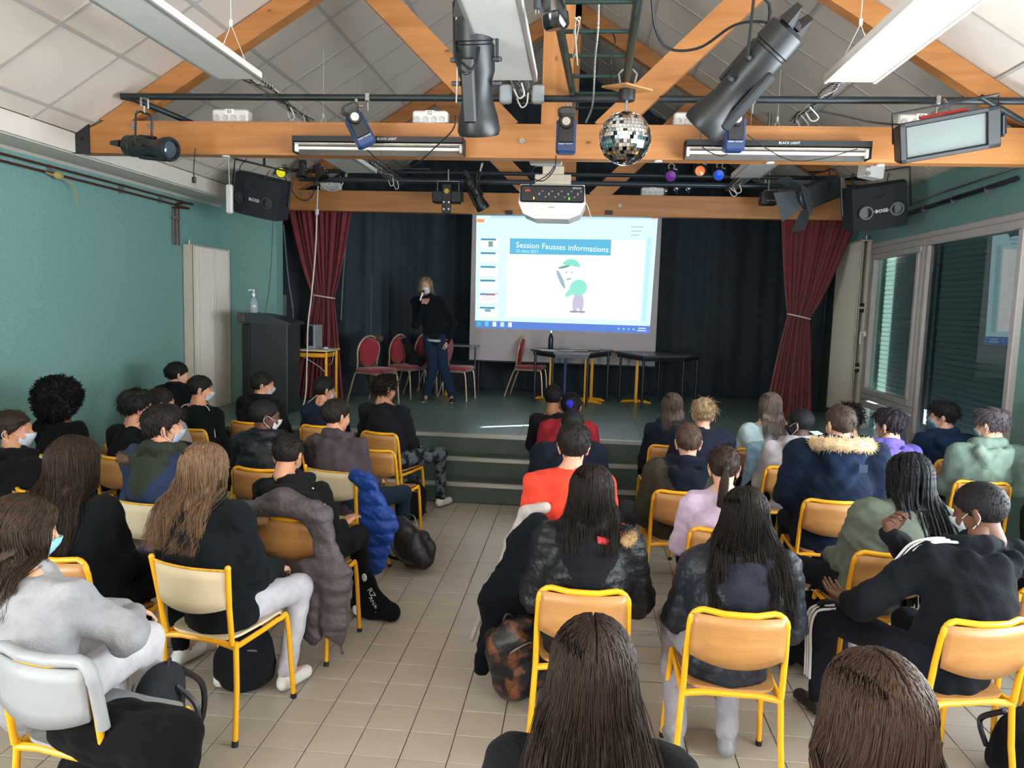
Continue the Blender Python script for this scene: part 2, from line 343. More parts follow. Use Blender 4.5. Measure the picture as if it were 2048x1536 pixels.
# windows
PANE=math.radians(1.2)
def window(name,label,y0,y1,z0,z1,sill,handle=False,slats=True,far=False):
    w=sempty(name,label,(XR,0,0)); f=.075
    fr=MB(); 
    for (a,b,c,d) in ((y0,y1,z1-f,z1),(y0,y1,z0,z0+f),(y0,y0+f,z0+f,z1-f),(y1-f,y1,z0+f,z1-f)): fr.bbox((0.0,(a+b)/2,(c+d)/2),(.10,b-a,d-c),.008)
    if sill:
        for (a,b,c,d) in ((y0+.05,y1-.05,z1-f-.06,z1-f),(y0+.05,y1-.05,z0+f,z0+f+.06),(y0+f,y0+f+.06,z0+f+.06,z1-f-.06),(y1-f-.06,y1-f,z0+f+.06,z1-f-.06)): fr.bbox((-.02,(a+b)/2,(c+d)/2),(.09,b-a,d-c),.008)
    fr.build('window_frame',M_PVC,w)
    hy,hz=(y1-y0-.12)/2,(z1-z0-.12)/2; pn=MB().add([(0,-hy,-hz),(0,hy,-hz),(0,hy,hz),(0,-hy,hz)],[(3,2,1,0)]).build('pane',M_GLASS,w,fix=False,loc=(.0,(y0+y1)/2,(z0+z1)/2)); pn.rotation_euler=(0,0,PANE)
    if slats:
        p=None; n=int((z1-z0-.1)/.055)
        for k in range(n):
            z=z0+.08+k*.055
            if p is None: p=MB().add([(0,y0-.04,-.03),(0,y1+.04,-.03),(-.008,y1+.04,0),(-.008,y0-.04,0),(0,y1+.04,.03),(0,y0-.04,.03),(.01,y0-.04,-.03),(.01,y1+.04,-.03),(.01,y1+.04,.03),(.01,y0-.04,.03)],[(0,1,2,3),(3,2,4,5),(6,9,8,7),(0,6,7,1),(5,4,8,9)]).build('shutter_slat',M_SHUT,w,loc=(.13,0,z))
            else: o=p.copy(); C.objects.link(o); o.parent=w; o.location=(.13,0,z)
    if handle:
        MB().bbox((-.075,y1-.05,1.72),(.03,.03,.07),.006).tube([(-.08,y1-.05,1.74),(-.12,y1-.05,1.74),(-.125,y1-.05,1.73),(-.125,y1-.05,1.6)],.011,8).build('window_handle',M_WPL,w,smooth=True)
    return w
window('window_1','narrow white opening window nearest the stage, grey shutter down',8.1,9.5,.93,WZ1,True,True)
window('window_2','wide fixed white window reflecting the projection, shutter down',6.36,8.08,.66,WZ1,False)
window('window_3','low fixed pane under the narrow window',8.1,9.5,.33,.91,False)
window('window_4','low panel under the wide window',6.36,8.08,.3,.64,False)
MB().bbox((XR-.03,(6.36+9.5)/2,WZ1+.03),(.05,3.2,.06),.01).build('trim_window',M_PVC)['kind']='structure'
for i,(a,b) in enumerate(((-.9,1.2),(1.2,3.3),(3.3,5.4))):
    w=sempty('window_%d'%(5+i),'tall daylight window of the right wall beside the camera',(XR,0,0)); fr=MB()
    for (p,q,c,d) in ((a,b,2.68,2.75),(a,b,.75,.82),(a,a+.07,.82,2.68),(b-.07,b,.82,2.68)): fr.box((.1,(p+q)/2,(c+d)/2),(.06,q-p,d-c))
    fr.build('window_frame',M_PVC,w)
w=sempty('window_9','added frame round the left fill lamp behind the camera',(XL,0,0)); fr=MB()  # frame added only to go with the left fill lamp
for (p,q,c,d) in ((-2.25,.45,2.68,2.75),(-2.25,.45,.65,.72),(-2.25,-2.18,.72,2.68),(.38,.45,.72,2.68)): fr.box((.03,(p+q)/2,(c+d)/2),(.06,q-p,d-c))
fr.build('window_frame',M_PVC,w)
w=sempty('window_8','rear wall window',(0,-2.95,0)); fr=MB()
for (p,q,c,d) in ((-3.8,2.45,2.58,2.65),(-3.8,2.45,.9,.97),(-3.8,-3.73,.97,2.58),(2.38,2.45,.97,2.58),(-.7,-.63,.97,2.58)): fr.box(((p+q)/2,0,(c+d)/2),(q-p,.06,d-c))
fr.build('window_frame',M_PVC,w)
tag(MB().box((9.2,1.0,3.4),(.4,22,8)).build('sun_block_slab',mat('blocker_pale','#b9b4aa',.9)),'added pale building standing outside the windows','blocker')  # unseen slab added to block the sun everywhere but the wall slit
# roof trusses
def truss(y,label,endblock=False,dz=0):
    t=sempty('roof_truss',label,(0,y,0)); h=.13
    MB().prism([(-4.19,3.09),(3.55,3.09),(3.55,3.35),(-3.95,3.35),(-4.19,3.24)],'y',-h/2,h/2).build('tie_beam',M_BX,t)
    ht=.2/math.cos(ang)
    for sd in (-1,1):
        xe=-4.0 if sd<0 else RIDX*2+4.0
        def zc(x): return 3.24+((x+4.2) if sd<0 else (2*RIDX+4.2-x))*SL
        poly=[(xe,zc(xe)-.01),(RIDX,RZH-.01),(RIDX,RZH-ht),(xe-sd*.24,max(3.33,zc(xe-sd*.24)-ht))]
        MB().prism(poly,'y',-.06,.06).build('rafter',M_BX,t)
        xm=RIDX-sd*.0; # strut from the post foot up to the rafter
        a=Vector((RIDX+.37*sd,0,3.30)); b=Vector((RIDX+sd*1.62,0,3.30+1.25*.97)); d=(b-a).normalized(); n=Vector((-d.z,0,d.x))*.1
        MB().prism([tuple((a+n).xz),tuple((b+n).xz),tuple((b-n).xz),tuple((a-n).xz)],'y',-.045,.045).build('strut',M_BX,t)
    MB().box((RIDX,0,(3.35+RZH)/2),(.235,.12,RZH-3.35)).build('king_post',M_BZ,t)
    b=MB()
    for x,z in ((-.51,3.22),(-.19,3.20),(.43,3.22),(-3.55,3.30),(-3.7,3.30),(-3.6,3.22)): b.cyl((x,-h/2,z),(x,-h/2-.012,z),.022,n=12).cyl((x,-h/2-.012,z),(x,-h/2-.022,z),.011,n=6)
    b.build('bolt',M_STEEL,t)
    if endblock: MB().prism([(-4.22,3.08),(-4.08,3.08),(-4.08,3.32),(-4.22,3.22)],'y',-.08,-.064).cyl((-4.15,-.08,3.2),(-4.15,-.09,3.2),.016,n=10).build('steel_shoe',M_BLACK,t)
    return t
truss(6.08,'near pine roof truss carrying the numbered sockets',True)
truss(9.75,'far pine roof truss above the stage front')
# ================================================================ WALL FITTINGS
def radiator(name,label,x,y0,y1,z0,z1,side,closed=False):
    r=thing(name,label,'radiator',(x,(y0+y1)/2,z0)); w=y1-y0; h=z1-z0; d=.05
    for k,xx in ((0,0),(1,.1)):
        b=MB(); n=int(w/.033); R_=[]
        def fn(u,v): 
            q=(u*n)%1; return (side*(xx+(.012 if .25<q<.75 else 0)),-w/2+u*w,.02+v*(h-.04))
        b.grid(fn,n*4,1); b.box((side*(xx-.012),0,h/2),(.012,w,h-.03)); b.build('ribbed_panel',M_RAD,r)
    b=MB(); 
    b.bbox((side*.05,0,h-.012),(.13,w,.02),.004).bbox((side*.05,0,.012),(.13,w,.02),.004)
    b.bbox((side*.112,-w/2,h/2),(.02,.02,h),.004).bbox((side*-.008,-w/2,h/2),(.012,.02,h),.004).bbox((side*.112,w/2,h/2),(.02,.02,h),.004)
    b.build('casing',M_RAD,r)
    if closed: MB().bbox((side*.05,-w/2-.004,h/2),(.13,.012,h),.003).build('end_cover',M_RAD,r)
    for z in (h*.28,h*.62): MB().box((side*.05,-w/2+.03,z),(.07,.04,.022)).build('wall_bracket',M_RAD,r)
    for z in (h*.28,h*.62):
        for q in (-.035,.035): MB().box((side*.05,-w/2+.045,z+q),(.07,.02,.04)).build('bracket_slot',M_BLACKP,r)
    MB().cyl((side*.05,-w/2+.03,h),(side*.05,-w/2+.03,h+.05),.012,n=8).build('bleed_valve',M_STEEL,r)
    return r
radiator('radiator','tall white ribbed radiator on the left teal wall',XL+.02,8.38,9.26,.53,2.53,1,True)
radiator('radiator','tall white ribbed radiator by the right curtain, its open end showing brackets',XR-.02,9.62,10.45,.68,2.86,-1)
p=thing('heating_pipes','pair of brown copper heating pipes high on the left wall','pipe',(XL+.05,0,0))
for z,x,yy in ((3.0,0,8.22),(2.945,.0,8.14)): MB().tube(smoothpath([(x,-2,z),(x,3,z),(x,yy-.05,z),(x,yy,z-.04),(x,yy,2.75),(x,yy,2.5)],4),.011,8).build('pipe',M_COPPER,p,smooth=True)
for y in (4.2,5.2,6.2,7.2,7.9): MB().box((-.02,y,2.972),(.05,.02,.09)).build('pipe_clip',M_STEEL,p)
MB().box((-.0,8.18,2.8),(.04,.12,.02)).build('pipe_clip',M_STEEL,p)
b=MB(); b.tube(smoothpath([(.02,6.25,2.93),(.03,6.35,2.9),(.03,6.42,2.86),(.03,6.45,2.72)],5),.006,6).ell((.01,6.25,2.94),(.03,.06,.035)); b.tube([(.01,6.1,2.94),(.01,6.3,2.93)],.008,6)
tag(b.build('tape_knot',mat('masking_tape','#9c8a50',.8),None,smooth=True,loc=(XL+.05,0,0)),'yellowed tape knotted round the left wall pipes with a loose tail','tape')
p=thing('cable_trunking','grey pipe and dark cable run high along the right wall','trunking',(XR-.04,0,0))
MB().cyl((0,6.56,3.17),(0,9.6,3.14),.012,n=8).build('pipe',M_STEEL,p,smooth=True); MB().cyl((0,6.56,3.08),(0,9.6,3.03),.022,n=8).build('cable_sleeve',M_BLACKP,p,smooth=True)
for y in (7,7.6,8.2,8.9): MB().box((.01,y,3.055),(.06,.02,.07)).build('pipe_clip',M_STEEL,p)
tag(MB().bbox((0,0,0),(.08,.012,.08),.004).cyl((0,-.006,0),(0,-.01,0),.025,n=14).build('wall_socket',mat('socket_green','#4a6f66',.5),loc=(-4.13,9.29,.98)),'small socket plate low on the teal return wall','socket')
# ================================================================ OVERHEAD RIG
def clampm(b,x,y,z,r=.03): b.tube([(x-.025,y,z+.02),(x-.035,y,z+.06),(x,y,z+.085),(x+.035,y,z+.06),(x+.025,y,z+.02)],.008,6).cyl((x+.03,y,z+.02),(x+.07,y,z+.01),.008,n=6)
bar=thing('lighting_bar','long black steel lighting bar in front of the near truss','bar',(0,5.86,3.5))
MB().tube([(-3.7,0,0),(.28,0,0)],.026,12).tube([(.52,0,0),(3.45,0,0)],.026,12).build('tube',M_PIPE,bar,smooth=True)
MB().tube([(-3.7,.0,-.0),(-3.62,.02,-.01),(-3.3,.42,-.12)],.024,12).build('end_brace',M_PIPE,bar,smooth=True)
MB().tube([(3.3,.1,-.2),(2.75,-.1,.0)],.02,10).build('end_brace',M_PIPE,bar,smooth=True)
for x in (-1.7,2.5,1.2): MB().bbox((x,0,.0),(.035,.06,.065),.006).cyl((x,0,-.03),(x,0,-.1),.008,n=8).build('clamp',M_STEEL,bar)
bar2=thing('lighting_bar','far black steel lighting bar in front of the stage truss','bar',(0,9.15,3.5))
MB().tube([(-3.6,0,0),(3.4,0,0)],.024,12).build('tube',M_PIPE,bar2,smooth=True)
MB().tube([(-3.6,.25,-.06),(3.4,.25,-.06)],.03,12).build('tube',mat('blueish_tube','#39424c',.35,metal=.4),bar2,smooth=True)
for x in (-2.95,2.1): MB().cyl((x,.1,-.05),(x,.1,1.0),.022,n=8).build('drop_tube',M_STEEL,bar2,smooth=True)
# ladder truss over the aisle
lt=thing('ladder_truss','dark green steel ladder running overhead towards the far stage','ladder',(0,0,3.56))
for a,b_ in (((-.32,1.5),(-.115,6.25)),((.2,1.5),(.26,6.1))): MB().tube([(a[0],a[1],0),(b_[0],b_[1],0)],.027,12).build('rail',M_DGREEN,lt,smooth=True)
for k in range(-3,6):
    y=4.2+.435*k; MB().cyl((-.19+(y-4)*.03,y,.0),(.235+(y-4)*.012,y,.0),.0135,n=8).build('rung',M_DGREEN,lt,smooth=True)
# pendant panels
def pendant(label,x0,x1,y0,y1,z,lit=0):
    xc=(x0+x1)/2; w=x1-x0; p=thing('pendant_light',label,'lamp',(xc,(y0+y1)/2,z)); l=y1-y0
    MB().bbox((0,0,.02),(w,l,.045),.006).build('housing',M_WPL,p)
    m=emis('lit_diffuser','#fff3e6',1.15) if lit else mat('off_diffuser','#b9b7b2',.5,var=.02)
    MB().box((0,0,-.005),(w-.05,l-.04,.006)).build('diffuser',m,p)
    for s in (-1,1): MB().bbox((s*(w/2-.012),0,-.006),(.024,l,.014),.003).build('side_rail',M_ALU if not lit else M_WPL,p)
    zc=3.24+((xc+4.2) if xc<RIDX else (2*RIDX+4.2-xc))*SL-z
    for s in (-1,1):
        b=MB()
        for t in (-1,1): b.tube([(t*w*.35,s*l*.42,.04),(0,s*l*.42,.3)],.0022,4)
        b.tube([(0,s*l*.42,.3),(0,s*l*.42,min(zc,2))],.0025,4).bbox((0,s*l*.42,.31),(.02,.012,.04),.002).build('suspension_wire',M_WPL,p)
    return p
pendant('long unlit white panel lamp hanging at the upper left',-2.46,-2.15,3.45,4.96,3.38)
pendant('unlit white panel lamp hanging by the king post behind the big spotlight',-.65,-.34,3.5,5.04,3.4)
pendant('glowing white panel lamp hanging at the upper right',1.44,1.76,3.48,4.99,3.38,1)
pendant('small far white panel lamp seen under the near beam at left',-2.7,-2.35,7.1,8.5,3.38)
pendant('small far white panel lamp seen under the near beam at right',1.55,1.86,7.1,8.46,3.38)
pendant('small far white panel lamp above the video projector',-.62,-.3,8.0,9.2,3.6)
# wire cable trays with bundles
def tray(label,x,y0,y1,z):
    t=thing('cable_tray',label,'cable tray',(x,0,z)); b=MB(); 
    for xx,zz in ((-.05,0),(0,0),(.05,0),(-.06,.05),(.06,.05)): b.tube([(xx,y0,zz),(xx,y1,zz)],.0022,4)
    y=y0
    while y<y1: b.tube([(-.06,y,.05),(-.055,y,0),(.055,y,0),(.06,y,.05)],.0022,4); y+=.05
    b.build('wire_basket',M_STEEL,t)
    rr=random.Random(int(x*100))
    for k in range(6):
        pts=[(rr.uniform(-.04,.04),y0+(y1-y0)*i/8,rr.uniform(.0,.045)) for i in range(9)]
        MB().tube(smoothpath(pts,4),.006,5).build('cable',[M_BLACKP,M_WPL,M_BLACKP][k%3],t,smooth=True)
    for k in range(2):
        y=y1-.3-.25*k; pts=[(rr.uniform(-.05,.05),y,-.0),(.04,y+.03,-.07),(.0,y+.06,-.09),(-.04,y+.09,-.02)]
        MB().tube(smoothpath(pts,5),.006,5).build('cable_loop',M_WPL,t,smooth=True)
    return t
tray('wire cable tray with cables behind the left panel lamp',-2.45,5.0,6.7,3.5)
t=tray('wire cable tray with cables and two grey boxes at the king post',-.5,5.0,6.0,3.5)
for s in (-.12,.12): MB().bbox((s,5.75,0),(.09,.07,.13),.012).build('junction_box',mat('grey_box','#8e9499',.5),t)
tray('wire cable tray with cables behind the right glowing panel lamp',1.7,5.0,6.6,3.5)
tray('small wire cable tray under the far left panel lamp',-2.35,8.3,9.6,3.42)
tray('small wire cable tray under the far right panel lamp',1.75,8.2,9.6,3.4)
def spot(name,label,loc,d,length,r,up=(0,0,1),yokew=None,yokedir=(0,0,1),ears=True,scale=1):
    """theatre profile spotlight: loc = centre of the body, d = beam direction"""
    t=thing(name,label,'spotlight',loc); d=Vector(d).normalized(); yd=Vector(yokedir).normalized(); side=d.cross(yd).normalized(); upv=side.cross(d).normalized()
    R=Matrix((side,upv,d)).transposed(); Lh=length/2
    b=MB(); b.lathe((0,0,0),[(r*.7,-Lh),(r*.92,-Lh+.02*scale),(r*.96,-Lh*.62),(r*.88,-Lh*.6),(r*.88,-Lh*.56),(r*.96,-Lh*.54),(r*.92,-Lh*.1),(r*.78,Lh*.05),(r*.78,Lh*.4),(r*.98,Lh*.68),(r*1.08,Lh*.92),(r*1.0,Lh),(r*.8,Lh),(r*.75,Lh*.9)],24,R)
    b.build('barrel',mat('spot_black','#17191b',.42,var=.2,vs=10),t,smooth=True)
    b=MB(); b.bbox(tuple(R@Vector((0,-r*.9,Lh*.2))),(r*.7,r*.35,length*.55),.01,R).bbox(tuple(R@Vector((0,r*.9,-Lh*.1))),(r*.5,r*.25,length*.35),.008,R); b.build('lens_slide',M_BLACKP,t)
    if ears:
        for s in (-1,1):
            q=MB(); pl=[(s*r*.25,-r*.3),(s*r*.95,-r*.3),(s*r*.9,r*.3),(s*r*.4,r*.35)]
            vs=[R@Vector((x,y,-Lh-.0)) for x,y in pl]+[R@Vector((x*.85,y*.6,-Lh-.1*scale)) for x,y in pl[1:3]]
            q.add([tuple(v) for v in vs],[(0,1,4),(0,4,5),(0,5,3),(3,5,2),(2,5,4),(2,4,1),(0,3,2,1)]); q.build('rear_fin',M_BLACKP,t)
    MB().lathe(tuple(R@Vector((0,0,-Lh-.01))),[(r*.5,0),(r*.3,-.03*scale),(r*.1,-.035*scale)],16,R).build('lamp_cap',M_BLACKP,t,smooth=True)
    MB().lathe(tuple(R@Vector((0,0,Lh*.9))),[(r*.74,0),(r*.5,.008),(r*.01,.015)],20,R).build('lens',mat('lens_glass','#3c4a55',.08,spec=.8),t,smooth=True)
    for k,z in enumerate((-.3,.1)):
        for s in (-1,1): MB().bbox(tuple(R@Vector((s*r*1.1,0,Lh*z))),(r*.5,r*.22,r*.22),.004,R).build('knob',M_BLACKP,t)
    yw=yokew or r*2.6; h=length*.55
    pv=-Lh*.25*d; pts=[pv+side*yw/2,pv+side*yw/2+yd*h*.9,pv+side*(yw/2-.03*scale)+yd*h,pv-side*(yw/2-.03*scale)+yd*h,pv-side*yw/2+yd*h*.9,pv-side*yw/2]
    MB().tube(pts,.009*scale,6).build('yoke',M_BLACK,t,smooth=True)
    b=MB(); cc=pv+yd*h; b.tube([cc,cc+yd*.05*scale],.012*scale,8); b.tube([cc+yd*.04*scale+side*.03,cc+yd*.1*scale+side*.035,cc+yd*.11*scale-side*.03,cc+yd*.04*scale-side*.035],.009*scale,6).cyl(tuple(cc+side*.02),tuple(cc+side*.08*scale),.007,n=6); b.build('hook_clamp',M_STEEL,t,smooth=True)
    return t
spot('profile_spotlight','large black spotlight hanging straight down left of the king post',at(953,155,Y=4.35),(.03,.35,-1),.62,.115,yokedir=(0,-.25,1),yokew=.26)
spot('profile_spotlight','large black spotlight tilted down to the left, upper right',at(1488,160,Y=4.35),(-.62,.38,-.72),.66,.115,yokedir=(.05,.0,1),yokew=.24)
spot('profile_spotlight','black spotlight lying level at the left end of the near beam',at(298,295,Y=5.6),(1,-.3,-.12),.46,.085,yokedir=(.05,0,1),yokew=.15)
spot('profile_spotlight','small dark spotlight hanging in front of the far beam over the screen edge',at(952,388,Y=9.0),(.45,.25,-.85),.40,.075,yokedir=(.3,0,1),yokew=.2)
# black cylinder lamp at the very top
t=thing('cylinder_spotlight','glossy black cylinder lamp at the top edge on the ladder rail','spotlight',at(1108,15,Y=3.9)); R=Euler((math.radians(12),math.radians(-10),0)).to_matrix()
MB().lathe((0,0,0),[(.055,.22),(.06,.2),(.06,-.02),(.068,-.03),(.066,-.085),(.055,-.1),(.01,-.1)],24,R).build('body',mat('gloss_black','#0d0e10',.15,coat=.5),t,smooth=True)
MB().cyl(tuple(R@Vector((0,0,.2))),tuple(R@Vector((0,0,.3))),.015,n=8).build('stem',M_BLACK,t)
# par cans
def par(label,px,col,d,r=.06,l=.17,Y=9.1,lens=True):
    loc=at(*px,Y=Y); t=thing('par_can',label,'spotlight',loc); d=Vector(d).normalized(); R=d.to_track_quat('Z','Y').to_matrix()
    MB().lathe((0,0,0),[(r*.5,-l),(r*.8,-l*.95),(r*.85,-.01),(r*1.05,0),(r*1.05,.015),(r*.95,.015),(r*.9,0)],20,R).build('can',mat('can_dark','#33302d',.5,var=.2),t,smooth=True)
    MB().lathe((0,0,0),[(r*.95,.008),(r*.6,.014),(r*.05,.02)],20,R).build('gel_lens',mat('gel_'+col.lstrip('#'),col,.15,spec=.8,var=.25,vs=40,emit=.25 if col!='#15171a' else 0),t,smooth=True)
    z=3.5+.02-loc[2]; MB().tube([(-r*1.2,0,-.02),(-r*1.2,0,max(z-.02,.09)),(r*1.2,0,max(z-.02,.09)),(r*1.2,0,-.02)],.005,6).build('yoke',M_BLACK,t); b=MB(); clampm(b,0,0,max(z-.05,.06)); b.build('hook_clamp',M_STEEL,t,smooth=True); return t
par('small spotlight with yellow gel over the left speaker',(562,345),'#e0d820',(.1,-1,-.35))
par('small dark spotlight hanging beside the yellow one',(604,352),'#15171a',(.05,-.3,-1),l=.2)
par('second dark spotlight, tilted right, over the left curtain',(645,355),'#15171a',(.5,-.3,-.8),l=.18,r=.07)
par('small spotlight with purple gel above the far beam',(1342,352),'#5a1e78',(-.3,-1,-.2))
par('small spotlight with orange gel above the far beam',(1400,342),'#e8703a',(0,-1,-.1))
par('small spotlight with blue gel above the far beam',(1438,350),'#1c48c8',(-.3,-1,-.25))
for i,px in enumerate(((1331,382),(1353,377),(1377,377))):
    t=thing('globe_bulb',('chrome globe bulb next to the white socket box on the far beam','middle of the three chrome globe bulbs on the far beam','rightmost chrome globe bulb on the far beam')[i],'bulb',at(*px,Y=9.72)); MB().ell((0,0,0),.036).build('globe',M_CHROME,t,smooth='full'); MB().cyl((0,0,-.03),(0,0,-.06),.018,n=10).build('base',M_BLACKP,t)
# effect scanners
def scanner(label,px,rz,tilt=0,Y=5.7,s=1):
    t=thing('effect_scanner',label,'stage light',at(*px,Y=Y),rz); R=Euler((0,tilt,0)).to_matrix(); mb=mat('scanner_blue','#243a63',.4,var=.15)
    MB().bbox(tuple(R@Vector((0,0,-.07*s))),(.145*s,.12*s,.24*s),.015,R).build('body',mb,t); MB().bbox(tuple(R@Vector((0,-.062*s,-.02*s))),(.11*s,.02*s,.2*s),.006,R).build('front_panel',M_BLACKP,t)
    MB().lathe(tuple(R@Vector((0,-.075*s,.02*s))),[(.045*s,.03),(.05*s,0),(.05*s,-.02),(.03*s,-.03),(.004,-.03)],18,R@Euler((PI/2,0,0)).to_matrix()).build('lens_ring',M_BLACKP,t,smooth=True)
    MB().lathe(tuple(R@Vector((0,-.1*s,.02*s))),[(.03*s,.01),(.028*s,0),(.004,-.004)],14,R@Euler((PI/2,0,0)).to_matrix()).build('mirror',M_CHROME,t,smooth=True)
    MB().bbox(tuple(R@Vector((0,-.06*s,.09*s))),(.13*s,.13*s,.07*s),.02,R).build('mirror_hood',mat('hood_grey','#3b3d3a',.5),t)
    MB().cyl((0,0,.1),(0,0,.17),.012,n=8).bbox((0,0,.12),(.1,.03,.01),.002).build('bracket',M_STEEL,t)
    text('maker_mark','super mover',.02,M_WPL,t,T(*(R@Vector((0,-.078*s,-.13*s))))@R.to_4x4()@RX(PI/2)); return t
scanner('blue and black scanner light tilted right on the near beam, left',(712,245),.3,-.5)
scanner('blue and black scanner light hanging upright by the king post',(1133,255),0,0)
scanner('blue and black scanner light behind the tilted spotlight',(1469,250),0,0)
# UV tube lamps
def uv(label,x0,x1,z):
    w=x1-x0; t=thing('tube_lamp',label,'lamp',((x0+x1)/2,5.93,z)); MB().prism([(-.08,.05),(.06,.05),(.06,.0),(-.02,-.0),(-.08,.01)],'x',-w/2,w/2).build('housing',M_BLACKP,t)
    MB().prism([(-.07,.0),(.06,-.005),(.06,-.075),(.045,-.075),(-.02,-.02),(-.07,-.004)],'x',-w/2+.01,w/2-.01).build('reflector',mat('polished_reflector','#cfcac2',.12,metal=.85,var=.03),t)
    MB().cyl((-w/2+.03,-.035,-.035),(w/2-.03,-.035,-.035),.013,n=12).build('tube',mat('white_tube','#d8d4cc',.3),t,smooth=True)
    for s in (-1,1): MB().bbox((s*(w/2-.02),-.035,-.035),(.025,.04,.06),.004).build('end_socket',M_WPL,t)
    for s in (-1,1): MB().box((s*(w/2-.002),-.01,-.015),(.004,.14,.12)).build('end_plate',M_BLACKP,t)
    text('maker_mark','BLACK LIGHT',.025,M_WPL,t,T(.08,-.0815,.03)@RX(PI/2)); return t
uv('black tube lamp with white reflector under the near beam, left',-2.3,-.95,3.16)
uv('black tube lamp with white reflector under the near beam, right',.73,2.07,3.16)
# flood light
t=thing('flood_light','wide black floodlight with glass front tilted at the right end of the near beam','stage light',at(1895,270,Y=5.55)); R=Euler((.25,math.radians(-10),-.15)).to_matrix()
MB().bbox((0,.06,0),(.6,.16,.25),.015,R).build('housing',M_BLACKP,t)
b=MB()
for c,d in (((0,-.03,.12),(.62,.04,.03)),((0,-.03,-.12),(.62,.04,.03)),((-.29,-.03,0),(.04,.04,.27)),((.27,-.03,0),(.08,.04,.27))): b.bbox(tuple(R@Vector(c)),d,.005,R)
b.build('front_frame',M_BLACK,t)
MB().box(tuple(R@Vector((-.01,-.022,0))),(.5,.008,.2),R).build('glass_front',mat('flood_glass','#59625f',.4,spec=.4,var=.1,vs=2),t)
MB().tube([tuple(R@Vector(q)) for q in ((-.33,.05,0),(-.33,.05,.2),(.33,.05,.2),(.33,.05,0))],.009,6).build('yoke',M_BLACK,t,smooth=True)
MB().bbox(tuple(R@Vector((.34,.05,.0))),(.05,.12,.16),.02,R).build('end_cap',M_BLACKP,t)
MB().bbox(tuple(R@Vector((0,.08,.14))),(.3,.04,.02),.004,R).build('red_gel_clip',mat('red_plastic','#b03028',.5),t)
MB().cyl((.0,.03,.2),(.0,.1,.26),.012,n=8).build('hook_clamp',M_STEEL,t)
# numbered socket boxes
def sockbox(label,px,Y,num,w=.3,h=.1,zz=None):
    loc=at(*px,Y=Y); loc[2]=zz if zz else loc[2]; t=thing('socket_box',label,'socket box',loc); MB().bbox((0,0,h/2),(w,.1,h),.012).build('box',M_WPL,t)
    for k in range(4): MB().lathe(((-.36+.24*k)*w,-.05,h*.3),[(.026,0),(.026,.006),(.018,.006),(.016,.001),(.002,.001)],14,Euler((PI/2,0,0)).to_matrix()).build('socket',mat('socket_grey','#b4b2ad',.5),t,smooth=True)
    MB().box((0,-.0515,h*.78),(.075,.002,.042)).build('number_label',mat('label_white','#e4e2dc',.6),t)
    text('number',num,.042,mat('ink','#141414',.6),t,T(0,-.053,h*.78)@RX(PI/2)); return t
sockbox('white socket box marked 01, leftmost on the near beam',(465,238),6.08,'01',zz=3.352)
sockbox('white socket box marked 02, left of the large hanging spotlight',(862,238),6.08,'02',w=.28,zz=3.352)
sockbox('white socket box marked 03, right of the mirror ball',(1382,242),6.08,'03',w=.27,zz=3.352)
sockbox('white socket box marked 04 behind the floodlight',(1837,242),6.08,'04',w=.33,zz=3.352)
sockbox('white socket box marked 05 on the far beam at left',(662,372),9.75,'05',w=.27,zz=3.352)
sockbox('white socket box marked 11 on the far beam near the globe bulbs',(1305,376),9.75,'11',w=.28,zz=3.352)
for i,(x,y,Y) in enumerate(((452,312,0),(1316,322,0),(1540,325,0),(1760,330,0))):
    P=at(x,y,Z=3.088); tag(MB().lathe((0,0,0),[(.012,-.008),(.03,-.008),(.034,0),(.012,.001)],18).build('cable_gland',M_WPL,loc=tuple(P),smooth=True),('white ring at the left on the underside of the near beam','white ring under the near beam just right of the mirror ball','white ring under the near beam below the right tube lamp','rightmost white ring under the near beam')[i],'ring')
# small plastic enclosure right, white trunk box
t=thing('junction_box','square white junction box under the right end of the near beam','junction box',at(1742,342,Y=7.6)); MB().bbox((0,0,0),(.2,.14,.14),.01,Euler((0,.1,.35)).to_matrix()).build('box',M_WPL,t); b=MB()
for z in (-.04,.03): b.cyl((-.06,-.09,z),(-.06,-.11,z),.02,n=10)
b.build('cable_entry',M_STEEL,t)
# mirror ball
t=thing('mirror_ball','silver mirror ball hanging from a plywood plate under the ladder','mirror ball',at(1250,277,Y=5.15)); r=.17
MB().ell((0,0,0),r-.003,32).build('core',mat('ball_core','#20252b',.3),t,smooth='full')
pr=None; cnt=0; allt=MB()
mm=mat('mirror_facet','#e8eaea',.04,metal=1,var=.0); rg=random.Random(4); PR={}
rows=22; fac=[]
for i in range(1,rows):
    th=PI*i/rows; n=int(2*PI*math.sin(th)/(PI/rows)); 
    for k in range(n):
        if rg.random()<.05: continue
        fac.append((th,2*PI*k/n+i*.13))
fac.sort(key=lambda q:(Vector((math.sin(q[0])*math.cos(q[1]),math.sin(q[0])*math.sin(q[1]),math.cos(q[0]))).dot(Vector((-.1,-.9,-.35)))),reverse=True)
s_=r*PI/rows*.46
def facet(th,ph,b=None):
    n=Vector((math.sin(th)*math.cos(ph),math.sin(th)*math.sin(ph),math.cos(th))); a=Vector((-math.sin(ph),math.cos(ph),0)); u=n.cross(a); n2=(n+a*rg.uniform(-.04,.04)+u*rg.uniform(-.04,.04)).normalized(); a=(a-n2*a.dot(n2)).normalized(); u=n2.cross(a)
    return Matrix(((a.x,u.x,n2.x,n.x*r),(a.y,u.y,n2.y,n.y*r),(a.z,u.z,n2.z,n.z*r),(0,0,0,1)))
fp=None
